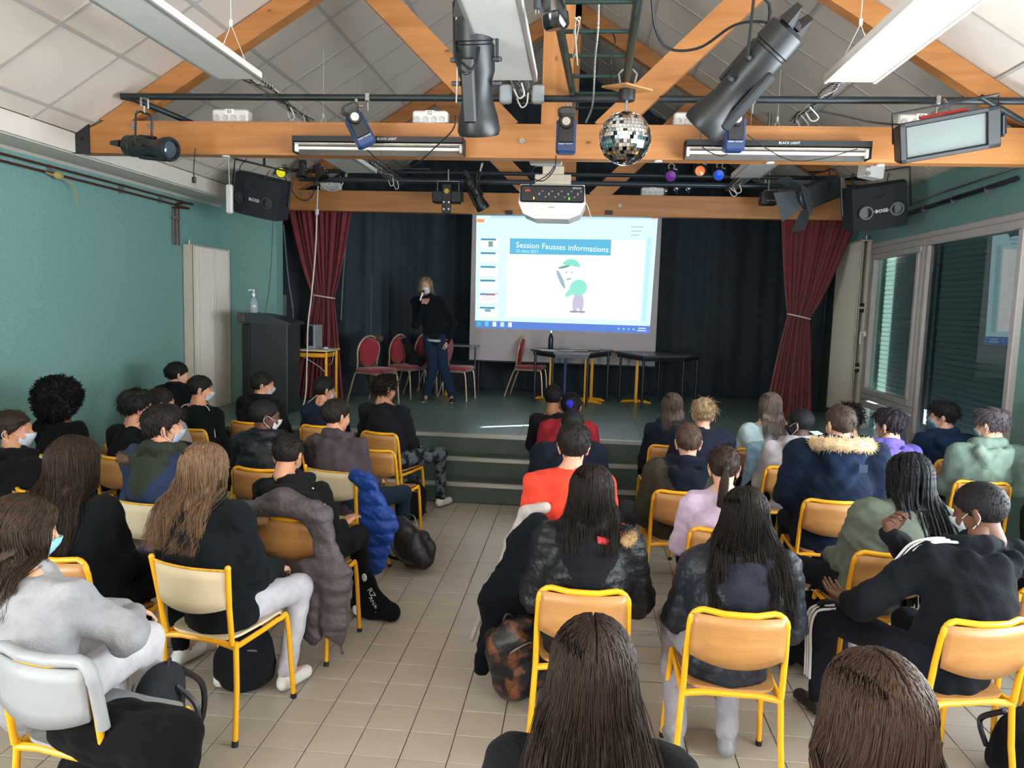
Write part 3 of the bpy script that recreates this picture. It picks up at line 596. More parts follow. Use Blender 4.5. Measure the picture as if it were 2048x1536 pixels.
for i,(th,ph) in enumerate(fac):
    M=facet(th,ph)
    if i<295:
        if fp is None: fp=MB().box((0,0,0),(2*s_,2*s_,.003)).build('mirror_facet',mm,t); o=fp
        else: o=fp.copy(); C.objects.link(o); o.parent=t
        o.matrix_basis=M
    else:
        vs=[tuple(M@Vector(v)) for v in ((-s_,-s_,-.0015),(s_,-s_,-.0015),(s_,s_,-.0015),(-s_,s_,-.0015),(-s_,-s_,.0015),(s_,-s_,.0015),(s_,s_,.0015),(-s_,s_,.0015))]; allt.add(vs,[(0,3,2,1),(4,5,6,7),(0,1,5,4),(1,2,6,5),(2,3,7,6),(3,0,4,7)])
o=allt.build('mirror_facets',mm,t,fix=False); o['kind']='stuff'
MB().cyl((0,0,r-.01),(0,0,r+.1),.01,n=8).build('spindle',M_STEEL,t)
MB().lathe((0,0,r+.09),[(.05,-.02),(.055,0),(.055,.045),(.05,.05)],18).build('motor',M_BLACKP,t,smooth=True)
MB().bbox((.0,0,r+.15),(.24,.24,.012),.002,Euler((.12,.0,.7)).to_matrix()).build('plywood_plate',M_PLYS,t)
b=MB(); 
for s in (-1,1): b.tube([(s*.04,0,r+.15),(s*.06,0,r+.24),(s*.03,0,r+.27)],.007,6)
b.build('hook_clamp',M_STEEL,t,smooth=True)
# video projector
t=thing('video_projector','white ceiling video projector with black rear panel in front of the screen top','projector',at(1104,402,Y=7.2)); 
MB().prism([(-.30,.15),(.30,.15),(.315,-.02),(.27,-.12),(.16,-.165),(-.16,-.165),(-.27,-.12),(-.315,-.02)],'y',0,.42).build('case',M_WPL,t)
MB().bbox((0,-.012,.063),(.60,.03,.155),.012).build('connector_panel',M_BLACKP,t)
b=MB(); rg=random.Random(2)
for k in range(14): b.box((-.12+.03*k,-.03,.06+.03*math.sin(k*2.1)),(.014,.006,.01 if k%3 else .02))
b.build('sockets',M_STEEL,t)
for x,c in ((-.17,'#e8d840'),(.16,'#8cf03c')): MB().box((x,-.031,.02),(.012,.006,.022)).build('status_light',emis('led'+c[1:],c,1.5),t)
MB().box((-.23,-.031,.09),(.05,.004,.02)).build('warning_mark',mat('red_plastic','#b03028',.5),t)
text('maker_mark','EPSON',.026,M_WPL,t,T(.23,-.03,.115)@RX(PI/2))
text('model_mark','EPSON',.02,mat('grey_ink','#8a8a88',.6),t,T(0,-.003,-.06)@RX(PI/2))
MB().bbox((0,.1,.2),(.34,.2,.09),.006).bbox((0,.1,.28),(.2,.16,.09),.004).build('mount_plate',mat('beige_mount','#b5a695',.5),t); MB().cyl((0,.1,.3),(0,.1,1.2),.02,n=10).build('drop_tube',M_WPL,t,smooth=True)
t=thing('control_box','flat white box fixed under the near beam above the projector','junction box',at(1092,323,Y=6.5)); MB().bbox((0,0,0),(.27,.12,.05),.006).build('box',M_WPL,t); MB().box((0,-.062,-.02),(.26,.006,.018)).build('lamp_strip',mat('smoked','#6b6a60',.2),t)
MB().cyl((0,0,.02),(0,0,.1),.01,n=6).build('stem',M_STEEL,t)
# speakers
def speaker(label,px,Y,rz,tiltx,tilty):
    t=thing('loudspeaker',label,'speaker',at(*px,Y=Y)); R=(Euler((tiltx,tilty,0)).to_matrix()); R=Euler((0,0,rz)).to_matrix()@R; M4=R.to_4x4(); w,h,d=.60,.42,.34
    b=MB(); pl=[(-w/2,d/2-.05),(-w/2+.05,-d/2+.03),(-w*.2,-d/2-.015),(w*.2,-d/2-.015),(w/2-.05,-d/2+.03),(w/2,d/2-.05),(w/2-.1,d/2),(-w/2+.1,d/2)]; b.prism(pl,'z',-h/2,h/2); b.v=[tuple(R@Vector(v)) for v in b.v]
    b.build('cabinet',mat('speaker_cloth','#14181c',.85,var=.15,bump=.2,bs=200),t)
    for s in (-1,1): MB().lathe(tuple(R@Vector((s*.14,-d/2-.014,-.03))),[(.062,.0),(.066,-.0),(.066,.02),(.05,.02),(.045,-.03),(.01,-.035)],22,R@Euler((PI/2,0,0)).to_matrix()).build('bass_port',M_BLACKP,t,smooth=True)
    MB().bbox(tuple(R@Vector((0,-d/2-.02,-.03))),(.16,.01,.03),.004,R).build('badge_plate',M_BLACKP,t)
    text('badge','BOSE',.05,M_WPL,t,M4@T(0,-d/2-.027,-.03)@RX(PI/2))
    pts=[(-w/2-.02,.0,-.05),(-w/2-.02,0,h/2+.12),(w/2+.02,0,h/2+.12),(w/2+.02,0,-.05)]; MB().tube([tuple(R@Vector(q)) for q in pts],.012,6).build('bracket',M_BLACK,t,smooth=True)
    MB().tube([tuple(R@Vector((0,0,h/2+.12))),(0,.1,.75)],.014,8).build('hanger',M_BLACK,t,smooth=True)
    b=MB(); b.tube([tuple(R@Vector(q)) for q in smoothpath([(-.2,0,h/2+.15),(-.22,-.1,h/2+.02),(.0,-.19,h*.25),(.1,-.1,h/2+.1)],6)],.005,5).build('speaker_cable',M_BLACKP,t,smooth=True)
    return t
speaker('black loudspeaker hanging in the left corner beside the red curtain',(521,392),8.2,.12,.22,.2)
speaker('black loudspeaker hanging at the right between curtain and window wall',(1752,412),8.0,-.12,.22,-.16)
t=thing('light_pull','white oblong casing hanging by a cord left of the left speaker','cord switch',at(459,398,Y=7.7)); MB().bbox((0,0,0),(.068,.05,.3),.012).build('casing',M_WPL,t); MB().tube([(0,0,.15),(-.01,0,.6)],.004,5).build('cord',M_WPL,t)
# effect box and fresnel on far bar
t=thing('effect_light','square black effect light with a yellow sticker left of the screen','stage light',at(896,400,Y=9.12)); MB().bbox((0,0,.03),(.36,.16,.14),.012).build('body',M_BLACKP,t); MB().bbox((0,-.09,.0),(.11,.03,.34),.006).build('front_plate',M_BLACK,t)
MB().lathe((0,-.107,.09),[(.03,0),(.03,.004),(.002,.004)],14,Euler((PI/2,0,0)).to_matrix()).build('sticker',mat('gold_sticker','#c9a634',.4),t); MB().tube([(-.13,0,.1),(-.13,0,.22),(.13,0,.22),(.13,0,.1)],.007,6).cyl((0,0,.22),(0,0,.36),.01,n=6).build('yoke',M_STEEL,t)
b=MB()
for x,z in ((-.03,-.04),(.03,-.04),(-.03,-.12),(.03,-.12)): b.cyl((x,-.104,z),(x,-.11,z),.012,n=8)
b.build('lens',M_CHROME,t)
t=thing('fresnel_spotlight','large grey theatre spotlight with open barn doors at the right end of the far beam','spotlight',at(1640,385,Y=8.7)); ax=Vector((-.85,-.25,-.38)).normalized(); sd=ax.cross(Vector((0,0,1))).normalized(); uu=sd.cross(ax); R=Matrix((sd,uu,ax)).transposed(); mg=mat('fresnel_grey','#2c3136',.5,var=.15)
MB().bbox((0,0,0),(.24,.24,.40),.02,R).build('housing',mg,t)
b=MB(); 
for k in range(4): b.bbox(tuple(R@Vector((0,.125,-.12+.07*k))),(.2,.012,.03),.002,R)
b.build('cooling_fin',M_BLACKP,t)
MB().bbox(tuple(R@Vector((0,0,-.24))),(.2,.2,.08),.03,R).build('rear_cap',mat('crumpled_tape','#7d766c',.6,var=.3,vs=30,bump=.6,bs=30),t)
MB().lathe(tuple(R@Vector((0,0,.2))),[(.1,0),(.1,.02),(.08,.03),(.01,.04)],20,R).build('lens',mat('lens_glass','#3c4a55',.08),t,smooth=True)
for a in range(4):
    Rz=Matrix.Rotation(a*PI/2,3,'Z'); w1,w2,l=.12,.2,.22 if a%2 else .26
    vs=[(-.11,.12,.21),(.11,.12,.21),(.17 if a%2 else .13,.12+l*.7,.21+l*.7),(-.17 if a%2 else -.13,.12+l*.7,.21+l*.7)]; vs=[R@(Rz@Vector(v)) for v in vs]
    MB().add([tuple(v) for v in vs],[(0,1,2,3)]).build('barn_door',mat('barn_door_grey','#4a5258',.55),t,solid=.004)
MB().tube([tuple(R@Vector((-.15,0,0))),tuple(R@Vector((-.15,0,0))+Vector((0,0,.22))),tuple(R@Vector((.15,0,0))+Vector((0,0,.22))),tuple(R@Vector((.15,0,0)))],.01,6).cyl((0,0,.22),(0,.45,.3),.012,n=6).build('yoke',M_BLACK,t,smooth=True)
t=thing('dmx_box','small black control box with white marks beside the barn doors','stage light',at(1536,397,Y=9.2)); MB().bbox((0,0,0),(.19,.14,.16),.01).build('case',M_BLACKP,t); MB().cyl((-.095,0,0),(-.11,0,0),.012,n=8).build('knob',M_STEEL,t); text('marking','laser show',.022,M_WPL,t,T(.02,-.072,-.03)@RX(PI/2)); MB().box((0,0,.083),(.12,.1,.008)).cyl((0,0,.08),(0,0,.3),.009,n=6).build('bracket',M_STEEL,t)
# loose cables overhead
def cable(label,pts,r=.006,m=None,cat='cable',n=8,name='cable'): return tag(MB().tube(smoothpath(pts,n),r,6).build(name,m or M_BLACKP,smooth=True),label,cat)
A=lambda x,y,Y: tuple(at(x,y,Y=Y))
cable('black cable looping from the ladder across to the right spotlight',[A(1303,-10,4.3),A(1312,60,4.4),A(1340,98,4.5),A(1400,95,4.5),A(1470,50,4.4),A(1530,45,4.4),A(1548,70,4.3)],.008)
cable('black cable running from the centre spotlight up to the frame top',[A(940,55,4.3),A(960,30,4.3),A(1000,8,4.2),A(1040,-25,4.2)],.008)
cable('black cable looping along the body of the centre spotlight',[A(958,95,4.2),A(950,130,4.15),A(930,147,4.15),A(912,120,4.2),A(915,70,4.3),A(940,45,4.35)],.008)
cable('thin white lead hanging beside the centre spotlight',[A(915,10,4.3),A(912,60,4.3),A(915,130,4.3),A(913,205,4.4)],.005,M_WPL)
cable('thin wire from the centre spotlight down to the left tube lamp',[A(912,230,5.2),A(905,260,5.6),A(870,295,5.8),A(830,330,6.2),A(800,338,7)],.005)
cable('thin dark cord sagging under the right tube lamp',[A(1495,270,5.7),A(1530,295,5.8),A(1580,320,5.85),A(1640,318,5.85),A(1715,298,5.85)],.004)
cable('thin cord looping below the left scanner light',[A(735,300,5.7),A(755,318,5.9),A(790,335,6.4),A(860,338,7.5)],.005)
cable('silver wrapped cord hanging in front of the ladder rungs',[A(1198,-10,4.5),A(1196,60,4.6),A(1190,120,4.8),A(1188,170,5.0),A(1184,215,5.2),A(1172,245,5.3)],.007,mat('silver_foil','#a9a8a4',.3,metal=.6,bump=.6,bs=60))
cable('bundle of pale cord knotted at the left ladder rail',[A(1150,35,4.4),A(1158,45,4.5),A(1148,60,4.6),A(1152,100,4.8),A(1146,115,4.9),A(1156,60,4.6),A(1160,35,4.5),A(1150,50,4.5),A(1155,130,4.9)],.005,mat('pale_cord','#b9ac97',.8))
cable('black cable hanging through the ladder beside the rungs',[A(1222,60,4.9),A(1230,80,5.0),A(1225,110,5.0),A(1222,130,5.0),A(1222,180,5.2)],.005)
cable('dark cable from the king post scanner down to the projector',[A(1120,225,5.8),A(1118,300,6.2),A(1100,345,6.8),A(1060,370,7.1)],.005)
cable('dark cable looping under the king post scanner',[A(1112,312,5.8),A(1108,340,6.3),A(1085,362,6.8),A(1062,352,7),A(1072,330,7.2)],.005)
cable('dark lead linking the right scanner to the tilted spotlight',[A(1402,240,5.0),A(1402,285,5.6),A(1412,300,5.7),A(1440,312,5.75),A(1455,308,5.75)],.004)
cable('black cable between the cable tray and the floodlight',[A(1640,222,5.7),A(1690,232,5.7),A(1750,245,5.7),A(1840,252,5.6)],.007)
cable('dark cables looping in front of the far beam at left',[A(570,355,8.9),A(590,390,9.2),A(610,401,9.5),A(625,390,9.5),A(628,360,9.2),A(610,345,9.1),A(590,350,9.0)],.006)
cable('white cable curling over the far beam at left',[A(640,365,9.4),A(655,380,9.6),A(675,380,9.6),A(686,365,9.6),A(680,352,9.6)],.006,M_WPL)
cable('white cable tail hanging from the right of the projector',[A(1168,400,7.2),A(1176,415,7.2),A(1183,440,7.2)],.004,M_WPL)
t=thing('hanging_plug','black plug dangling on its cord left under the near beam','plug',A(388,360,5.95)); MB().bbox((0,0,0),(.035,.025,.05),.008).build('plug_body',M_BLACKP,t); MB().cyl((-.008,0,-.025),(-.008,0,-.045),.003,n=6).cyl((.008,0,-.025),(.008,0,-.045),.003,n=6).build('pin',M_CHROME,t); MB().tube(smoothpath([(0,0,.02),(.0,0,.1),(.015,0,.25)],5),.005,6).build('cord',M_BLACKP,t,smooth=True)
t=thing('hanging_plug','grey plug dangling at the top near the black cylinder lamp','plug',A(1075,10,4.2)); MB().lathe((0,0,0),[(.02,.05),(.022,0),(.02,-.02),(.004,-.02)],12).build('plug_body',mat('grey_blue','#3e4750',.5),t,smooth=True); MB().cyl((-.008,0,-.02),(-.008,0,-.045),.003,n=6).cyl((.008,0,-.02),(.008,0,-.045),.003,n=6).build('pin',M_CHROME,t); MB().tube([(0,0,.05),(.02,0,.3)],.006,6).build('cord',M_BLACKP,t)
t=thing('power_cord','white mains cord with inline switch dropping from the far beam to the stage','cable',(0,0,0))
MB().tube(smoothpath([A(636,372,9.4),A(634,420,9.4),A(631,500,9.3),A(623,590,9.2),A(616,650,9.1),A(614,720,9.1),A(611,790,9.0),(-3.42,8.95,.585),(-3.6,8.9,.582),(-3.75,9.1,.582)],8),.009,6).build('cord',M_WPL,t,smooth=True); MB().bbox(A(634,424,9.38),(.045,.03,.08),.01).build('inline_switch',M_WPL,t)
cable('thin dark cable hanging down to the lectern',[A(546,440,8.9),A(540,560,8.8),A(528,640,8.75)],.006,mat('grey_cable','#4d5650',.6))
cable('grey rope hanging left of the red curtain',[A(567,450,9.6),A(577,560,9.6),A(586,620,9.6),A(587,690,9.6)],.008,mat('grey_rope','#64706b',.8),'rope')
cable('grey rope hanging right of the left red curtain',[A(692,480,10.1),A(686,560,10.1),A(682,640,10.1)],.009,mat('grey_rope','#64706b',.8),'rope')
# steel arm under the near beam right
tag(MB().bbox((0,0,0),(.22,.03,.02),.004,Euler((0,math.radians(-18),.5)).to_matrix()).build('steel_arm',M_PIPE,loc=A(1940,322,6.2)),'short dark steel arm under the right end of the near beam','bracket')
# ================================================================ STAGE
def curtain(name,label,poly,z0,z1,amp,wl,m,pinch=None,cat='curtain',rows=26,tie=None):
    P=[Vector((x,y,0)) for x,y in poly]; seg=[(P[i+1]-P[i]).length for i in range(len(P)-1)]; tot=sum(seg); n=int(tot/wl*8); rg=random.Random(len(label)); ph=rg.uniform(0,6)
    def base(s):
        s*=tot
        for i,l in enumerate(seg):
            if s<=l or i==len(seg)-1: return P[i].lerp(P[i+1],s/l),(P[i+1]-P[i]).normalized()
            s-=l
    def fn(u,v):
        p,d=base(u); nrm=Vector((d.y,-d.x,0)); z=z0+(z1-z0)*v; a=u*tot/wl*2*PI
        f=math.sin(a+ph+.8*math.sin(a*.31+v*1.2))*amp*(1-.25*v)+amp*.4*math.sin(a*.43+2+v*.8)
        q=p+nrm*f
        if pinch: q=pinch(q,u,v,f)
        return (q.x,q.y,z)
    c=MB().grid(fn,n,rows)
    if pinch is not None: 
        t=thing(name,label,cat,(0,0,0)); c.build('cloth',m,t,smooth='full',fix=False); return t
    return tag(c.build(name,m,smooth='full',fix=False),label,cat)
curtain('stage_curtain','wide black curtain hanging across the back of the stage',[(-2.75,12.05),(3.2,12.15)],.575,5.3,.045,.3,M_BCURT)
curtain('stage_curtain','black curtain along the left side of the stage',[(-4.3,9.95),(-3.85,10.35),(-3.0,10.75),(-2.7,11.9)],.575,3.9,.045,.26,M_BCURT)
curtain('stage_curtain','black curtain along the right side of the stage beyond the radiator',[(3.2,12.1),(3.36,10.78)],.575,3.6,.04,.26,M_BCURT)
def redc(label,x0,x1,y,zt,tz,tx0,tx1,bx0,bx1,z0):
    def pin(q,u,v,f):
        z=z0+(zt-z0)*v; k=(tz-z0)/(zt-z0)
        if v>k: w=(v-k)/(1-k); w=w**.75; a=tx0+(x0-tx0)*w; b=tx1+(x1-tx1)*w
        else: w=1-v/k; w=w**.8; a=tx0+(bx0-tx0)*w; b=tx1+(bx1-tx1)*w
        g=abs(b-a)/abs(x1-x0); return Vector((a+(b-a)*u,y+f*(.55+.6*g),0))
    t=curtain('red_curtain',label,[(x0,y),(x0+2.2,y)],z0,zt,.055,.2,M_RED,pin,rows=40)
    R=(abs(tx1-tx0)/2+.01); cx=(tx0+tx1)/2
    MB().tube([(cx+R*math.cos(a),y+.075*math.sin(a),tz-.0+(.02 if tx0<0 else .03)*math.cos(a)*(-1)) for a in [2*PI*k/24 for k in range(25)]],.009,6,cap=False).build('tie_rope',mat('pale_rope','#c9b9b2',.8),t,smooth=True)
redc('red velvet curtain tied in the middle at the left of the stage',-3.99,-3.07,9.62+.3,3.16,1.98,-3.6,-3.32,-3.88,-3.18,.6)
redc('red velvet curtain tied in the middle at the right of the stage',2.46,3.42,9.9,3.16,1.9,2.63,2.9,2.42,3.02,.6)
# projection screen
t=thing('projection_screen','white roll-down screen showing a slide titled Session Fausses informations','screen',(0,11.3,0))
sx0,sx1,sz0,sz1=-1.67,1.12,1.08,3.33
MB().box(((sx0+sx1)/2,0,(sz0+sz1)/2),(sx1-sx0,.006,sz1-sz0)).build('fabric',mat('screen_fabric','#aaa4a6',.9,var=.01),t); MB().cyl((sx0-.03,0,sz0),(sx1+.03,0,sz0),.015,n=10).build('bottom_bar',M_BLACK,t,smooth=True); MB().bbox(((sx0+sx1)/2,0,3.4),(3.0,.1,.1),.01).build('roller_case',M_WPL,t)
# projected picture corners (world X,Z on the screen plane)
def sc(px,py):
    P=at(px,py,Y=11.29); return P[0],P[2]
TL,TR,BR,BL=sc(953,431),sc(1316,434),sc(1299,667),sc(950,655)
def bil(u,v): # u right, v down
    a=[TL[i]*(1-u)+TR[i]*u for i in (0,1)]; b=[BL[i]*(1-u)+BR[i]*u for i in (0,1)]; return a[0]*(1-v)+b[0]*v,a[1]*(1-v)+b[1]*v
def quad(name,u0,v0,u1,v1,col,s,lay,m=None):
    ps=[bil(u0,v0),bil(u1,v0),bil(u1,v1),bil(u0,v1)]; y=-.004-.0015*lay
    return MB().add([(x,y,z) for x,z in ps],[(0,1,2,3)]).build(name,m or emis('proj_'+col[1:]+'_%d'%int(s*100),col,s),t)
quad('projected_image',0,0,1,1,'#c8f4fb',1.15,0)
quad('window_title_bar',.08,0,.97,.02,'#b9ddf6',.95,1)
quad('slide_page',.18,.2,.94,.89,'#ffffff',1.35,1)
quad('slide_glow',.22,.34,.7,.86,'#ffffff',1.6,2)
quad('slide_heading',.19,.197,.755,.335,'#62b8dc',.95,3)
quad('task_bar',0,.935,1,1,'#5f86d8',.9,3); quad('orange_tab',.002,.03,.045,.06,'#f09a68',1.0,3); quad('close_button',.965,.0,.998,.02,'#ee9a9a',.95,3)
quad('side_strip',.95,.17,.975,.9,'#b8e4f0',1.0,2)
for k in range(6):
    v=.2+k*.122; quad('thumbnail',.022,v-.004,.128,v+.09,'#e8fcff',1.2,2); quad('thumbnail_heading',.026,v,.112,v+.018,'#4f9fc4',.8,3)
for k,c in enumerate(('#48b8a8','#58c8e8','#d8ecf0','#c8d8e8','#e8e0d8')): quad('task_icon',.012+.045*k,.943,.034+.045*k,.985,c,1.0,4)
for k in range(4): quad('tray_icon',.82+.028*k,.96,.83+.028*k,.975,'#a8c8f0',1.0,4)
quad('clock_readout',.935,.952,.975,.962,'#c8dcf8',1,4); quad('clock_readout',.93,.972,.98,.982,'#c8dcf8',1,4)
for k in range(3): quad('menu_line',.86,.08+.035*k,.925-.01*k,.09+.035*k,'#b8c8e0',.9,2)
quad('thumbnail_picture',.055,.83,.09,.855,'#8fb0b8',.8,4); quad('thumbnail_picture',.07,.225,.095,.275,'#8fae9c',.8,4)
E_W=emis('proj_text_white','#eafcff',1.2)
def ptext(s,u,v,size,m,rot=0,lay=5,align='LEFT'):
    x,z=bil(u,v); text('screen_text',s,size,m,t,T(x,-.004-.0015*lay,z)@RY(rot)@RX(PI/2),0,align)
ptext('Session Fausses informations',.225,.255,.118,E_W,.03); ptext('23 mars 2021',.225,.305,.062,emis('proj_text_pale','#c8f0fc',1.1),.03)
ptext('EXPOSER',.048,.716,.056,emis('proj_red','#e0605c',.9),-.15)
x,z=bil(.083,.716)
for dz in (.035,-.035): MB().box((x,-.0125,z+dz),(.25,.001,.006),Euler((0,-.15,0)).to_matrix()).build('stamp_border',emis('proj_red','#e0605c',.9),t)
# generic clip-art figure leaning over a magnifying glass
def disc(cu,cv,ru,rv,col,s=1.0,lay=4,rot=0,n=24,a0=0,a1=2*PI):
    x,z=bil(cu,cv); vs=[]; 
    for k in range(n+1 if a1-a0<6 else n):
        a=a0+(a1-a0)*k/n; X,Z=ru*math.cos(a),rv*math.sin(a); vs.append((x+X*math.cos(rot)-Z*math.sin(rot),-.004-.0015*lay,z+X*math.sin(rot)+Z*math.cos(rot)))
    MB().add(vs,[tuple(range(len(vs)))]).build('clip_art',emis('proj_'+col[1:]+'_%d'%int(s*100),col,s),t)
disc(.54,.56,.36,.36,'#eefafa',1.15,3)
disc(.585,.62,.13,.12,'#8fe0cc',1.0,5,.5); disc(.60,.74,.05,.14,'#c0bcd4',1.0,5,.1); disc(.575,.75,.05,.13,'#c0bcd4',1.0,5,-.1)
disc(.535,.49,.13,.14,'#f6fbf8',1.2,6); disc(.54,.43,.13,.1,'#86dcc8',1.0,7,-.15,a0=0,a1=PI); disc(.50,.44,.09,.02,'#6fae9c',.9,8,.25)
disc(.485,.55,.03,.15,'#9fb4c4',.95,7,.45); disc(.54,.66,.09,.04,'#8fe0cc',1.0,7,.8); disc(.57,.83,.08,.018,'#9aa0ac',.9,6); disc(.61,.83,.06,.018,'#9aa0ac',.9,6); disc(.53,.545,.045,.012,'#a8b4b4',.9,8,.2)
for q in (.515,.545): disc(q,.485,.008,.012,'#7c8c8c',.8,8)
for k,(x_,dz) in enumerate(((1018,0),(1218,0))): tag(MB().bbox((0,0,0),(.09,.012,.05),.004).build('beam_clip',M_BLACKP,loc=A(x_,425,9.66)),('left' if k==0 else 'right')+' of the two small clips under the far beam above the screen','clip')
# lectern
lc=thing('lectern','tall black lectern with a sloping top at the left of the stage','lectern',(-3.68,8.75,ZS)); 
b=MB(); b.prism([(-.24,0),(.27,0),(.27,1.06),(-.24,1.12)],'x',-.2,.0+.0); b.v=[(v[0],v[1],v[2]) for v in b.v]
MB().bbox((0.03,0,.54),(.46,.42,1.08),.01).build('cabinet',mat('lectern_black','#22272b',.5,var=.1),lc)
MB().bbox((-.25,-.0,.53),(.1,.40,1.06),.01).build('side_post',M_BLACKP,lc)
MB().prism([(-.32,1.07),(.30,1.06),(.30,1.09),(.1,1.15),(-.1,1.18),(-.32,1.19)],'y',-.24,.24).build('top',mat('lectern_top','#2a2f33',.45),lc)
MB().bbox((-.29,-.2,1.13),(.08,.1,.1),.006).build('end_block',mat('brown_edge','#4a3a2e',.5),lc)
t=thing('sanitizer_bottle','clear hand gel pump bottle standing on the lectern','bottle',(-3.86,8.62,ZS+1.19)); MB().lathe((0,0,0),[(.042,0),(.048,.01),(.048,.12),(.03,.17),(.016,.185),(.016,.2)],20).build('bottle',mat('clear_gel','#b7c3cc',.15,trans=.4,var=.03),t,smooth=True)
MB().lathe((0,0,.2),[(.02,0),(.02,.025),(.008,.03),(.008,.06),(.014,.06),(.014,.075)],14).tube([(0,0,.27),(-.05,-.01,.268),(-.06,-.01,.258)],.006,6).build('pump',mat('bright_white','#e4e4e2',.4),t,smooth=True)
# computer table
ct=thing('computer_table','white topped school table with yellow frame behind the lectern','table',(-3.5,9.52,ZS)); MB().bbox((0,0,.72),(.64,.5,.025),.006).build('tabletop',M_CREAM,ct)
MB().box((0,-.2,.66),(.58,.03,.05)).box((.27,0,.66),(.03,.4,.05)).build('apron',M_YEL,ct)
for x in (-.27,.28):
    for y in (-.2,.2): MB().cyl((x,y,0),(x,y,.7),.02,n=12).build('leg',M_YEL,ct,smooth=True)
t=thing('computer_tower','slim grey computer tower standing on the computer table','computer',(-3.44,9.52,ZS+.7325)); MB().bbox((0,0,.155),(.1,.28,.31),.006).build('case',mat('pc_silver','#8d949c',.4),t); MB().bbox((-.01,-.142,.17),(.075,.01,.26),.003).build('front_panel',M_BLACKP,t); b=MB()
for k in range(3): b.box((-.03,-.149,.1+.02*k),(.012,.003,.008))
b.build('port',M_STEEL,t)
t=thing('computer_mouse','white mouse with its lead at the corner of the computer table','mouse',(-3.26,9.42,ZS+.7325)); MB().ell((0,0,.014),(.035,.055,.018),16,).build('shell',M_WPL,t,smooth='full'); MB().tube(smoothpath([(0,-.05,.012),(.05,-.09,.008),(.12,-.06,-.02),(.10,-.05,-.16),(.05,-.02,-.2)],5),.003,5).build('lead',M_WPL,t)
t=thing('keyboard','black keyboard on the computer table','keyboard',(-3.66,9.4,ZS+.7325)); MB().bbox((0,0,.01),(.28,.13,.02),.004).build('base',M_BLACKP,t)
tag(MB().bbox((0,0,.02),(.2,.18,.04),.004).build('equipment_box',M_BLACKP,loc=(-3.64,9.6,ZS+.7325)),'flat black device beside the computer tower','device')
for i,pts in enumerate(([(-3.9,9.2,.58),(-3.5,9.0,.59),(-3.3,9.3,.6),(-3.4,9.5,.9)],[(-3.8,9.4,1.2),(-3.6,9.3,.8),(-3.7,9.1,.62),(-3.4,8.95,.585)],[(-3.75,9.6,1.25),(-3.3,9.5,1.0),(-3.35,9.45,.75),(-3.45,9.2,.6)])): cable(('black lead curling on the stage floor behind the lectern','white lead hanging below the computer table towards the floor','tangled white lead hanging by the yellow table leg')[i],pts,.006,(M_BLACKP,M_WPL,M_WPL)[i])
tag(MB().lathe((0,0,0),[(.14,0),(.14,.5),(.13,.52)],24).build('paper_roll',mat('beige_cylinder','#5c625c',.7),loc=(-3.83,9.62,ZS+.7325+.04) if False else (-4.12,9.9,ZS+.9),smooth=True),'pale cylinder standing dimly behind the lectern','cylinder')
# table helpers
M_TT=mat('grey_table_top','#3e484d',.3,var=.06); M_TB=mat('table_black','#171b1f',.4)
def table_poly(label,poly,z,legs,m=M_TT):
    t=thing('trapezoid_table',label,'table',(0,0,ZS)); MB().prism(poly,'z',z-.028,z).build('tabletop',m,t); b=MB()
    n=len(poly)
    for i in range(n):
        a,c=Vector((*poly[i],z-.055)),Vector((*poly[(i+1)%n],z-.055)); cen=Vector((sum(p[0] for p in poly)/n,sum(p[1] for p in poly)/n,z-.055)); a=a.lerp(cen,.08); c=c.lerp(cen,.08); d=c-a; b.box(tuple((a+c)/2),(d.length,.02,.05),Matrix.Rotation(math.atan2(d.y,d.x),3,'Z'))
    b.build('apron',M_TB,t)
    for x,y in legs: MB().cyl((x,y,0),(x,y,z-.03),.019,n=10).build('leg',M_TB,t,smooth=True)
    return t
P1=[(-.70,10.75),(-.35,10.2),(.14,10.28),(.50,11.15),(.45,11.25),(-.6,11.15)]
t1=table_poly('grey topped trapezoid table with papers and bottle in front of the screen',P1,.75,[(-.62,10.62),(-.36,10.3),(.12,10.36),(.42,11.0)])
P2=[(.52,11.1),(.86,10.25),(1.5,10.6),(1.76,11.05),(1.2,11.55),(.6,11.5)]
t2=table_poly('empty grey topped trapezoid table to the right of the paper strewn one',P2,.74,[(.60,11.0),(.88,10.4),(1.46,10.7),(1.70,11.05),(1.2,11.4)])
def yt(label,x,y,m,w=.24,h=.68):
    t=thing('table_pedestal',label,'table leg',(x,y,ZS)); MB().bbox((0,0,h/2),(.045,.06,h),.006).build('column',m,t)
    b=MB(); b.tube([(-w,-.02,.012),(-.03,0,.03),(w,-.02,.012)],.014,8).tube([(-w*.8,.16,.012),(0,.1,.03),(w*.8,.16,.012)],.012,8); b.build('foot',m,t,smooth=True); MB().bbox((0,0,h),(.3,.05,.025),.004).build('top_plate',m,t); return t
yt('yellow pedestal leg under the left side of the paper strewn table',-.41,11.0,M_YEL)
yt('yellow pedestal leg under the right side of the paper strewn table',.10,10.75,M_YEL)
yt('slimmer yellow pedestal just right of it, farther back',.19,11.05,M_YEL,.2); yt('third yellow pedestal standing farthest back beside the other two',.30,11.35,M_YEL,.16) if False else None
yt('blue pedestal leg between the yellow ones under the paper strewn table',-.2,11.08,mat('blue_enamel','#16306a',.4),.2)
yt('yellow pedestal leg under the empty table',.84,11.0,M_YEL,.22)
t=thing('water_bottle','dark blue metal drinking bottle on the table before the screen','bottle',(-.42,10.85,ZS+.75)); MB().lathe((0,0,0),[(.034,0),(.036,.01),(.036,.15),(.03,.185),(.014,.225),(.014,.235)],18).build('flask',mat('navy_metal','#152433',.3,metal=.4),t,smooth=True); MB().lathe((0,0,.235),[(.017,0),(.017,.03),(.012,.034)],14).build('cap',M_CHROME,t,smooth=True)
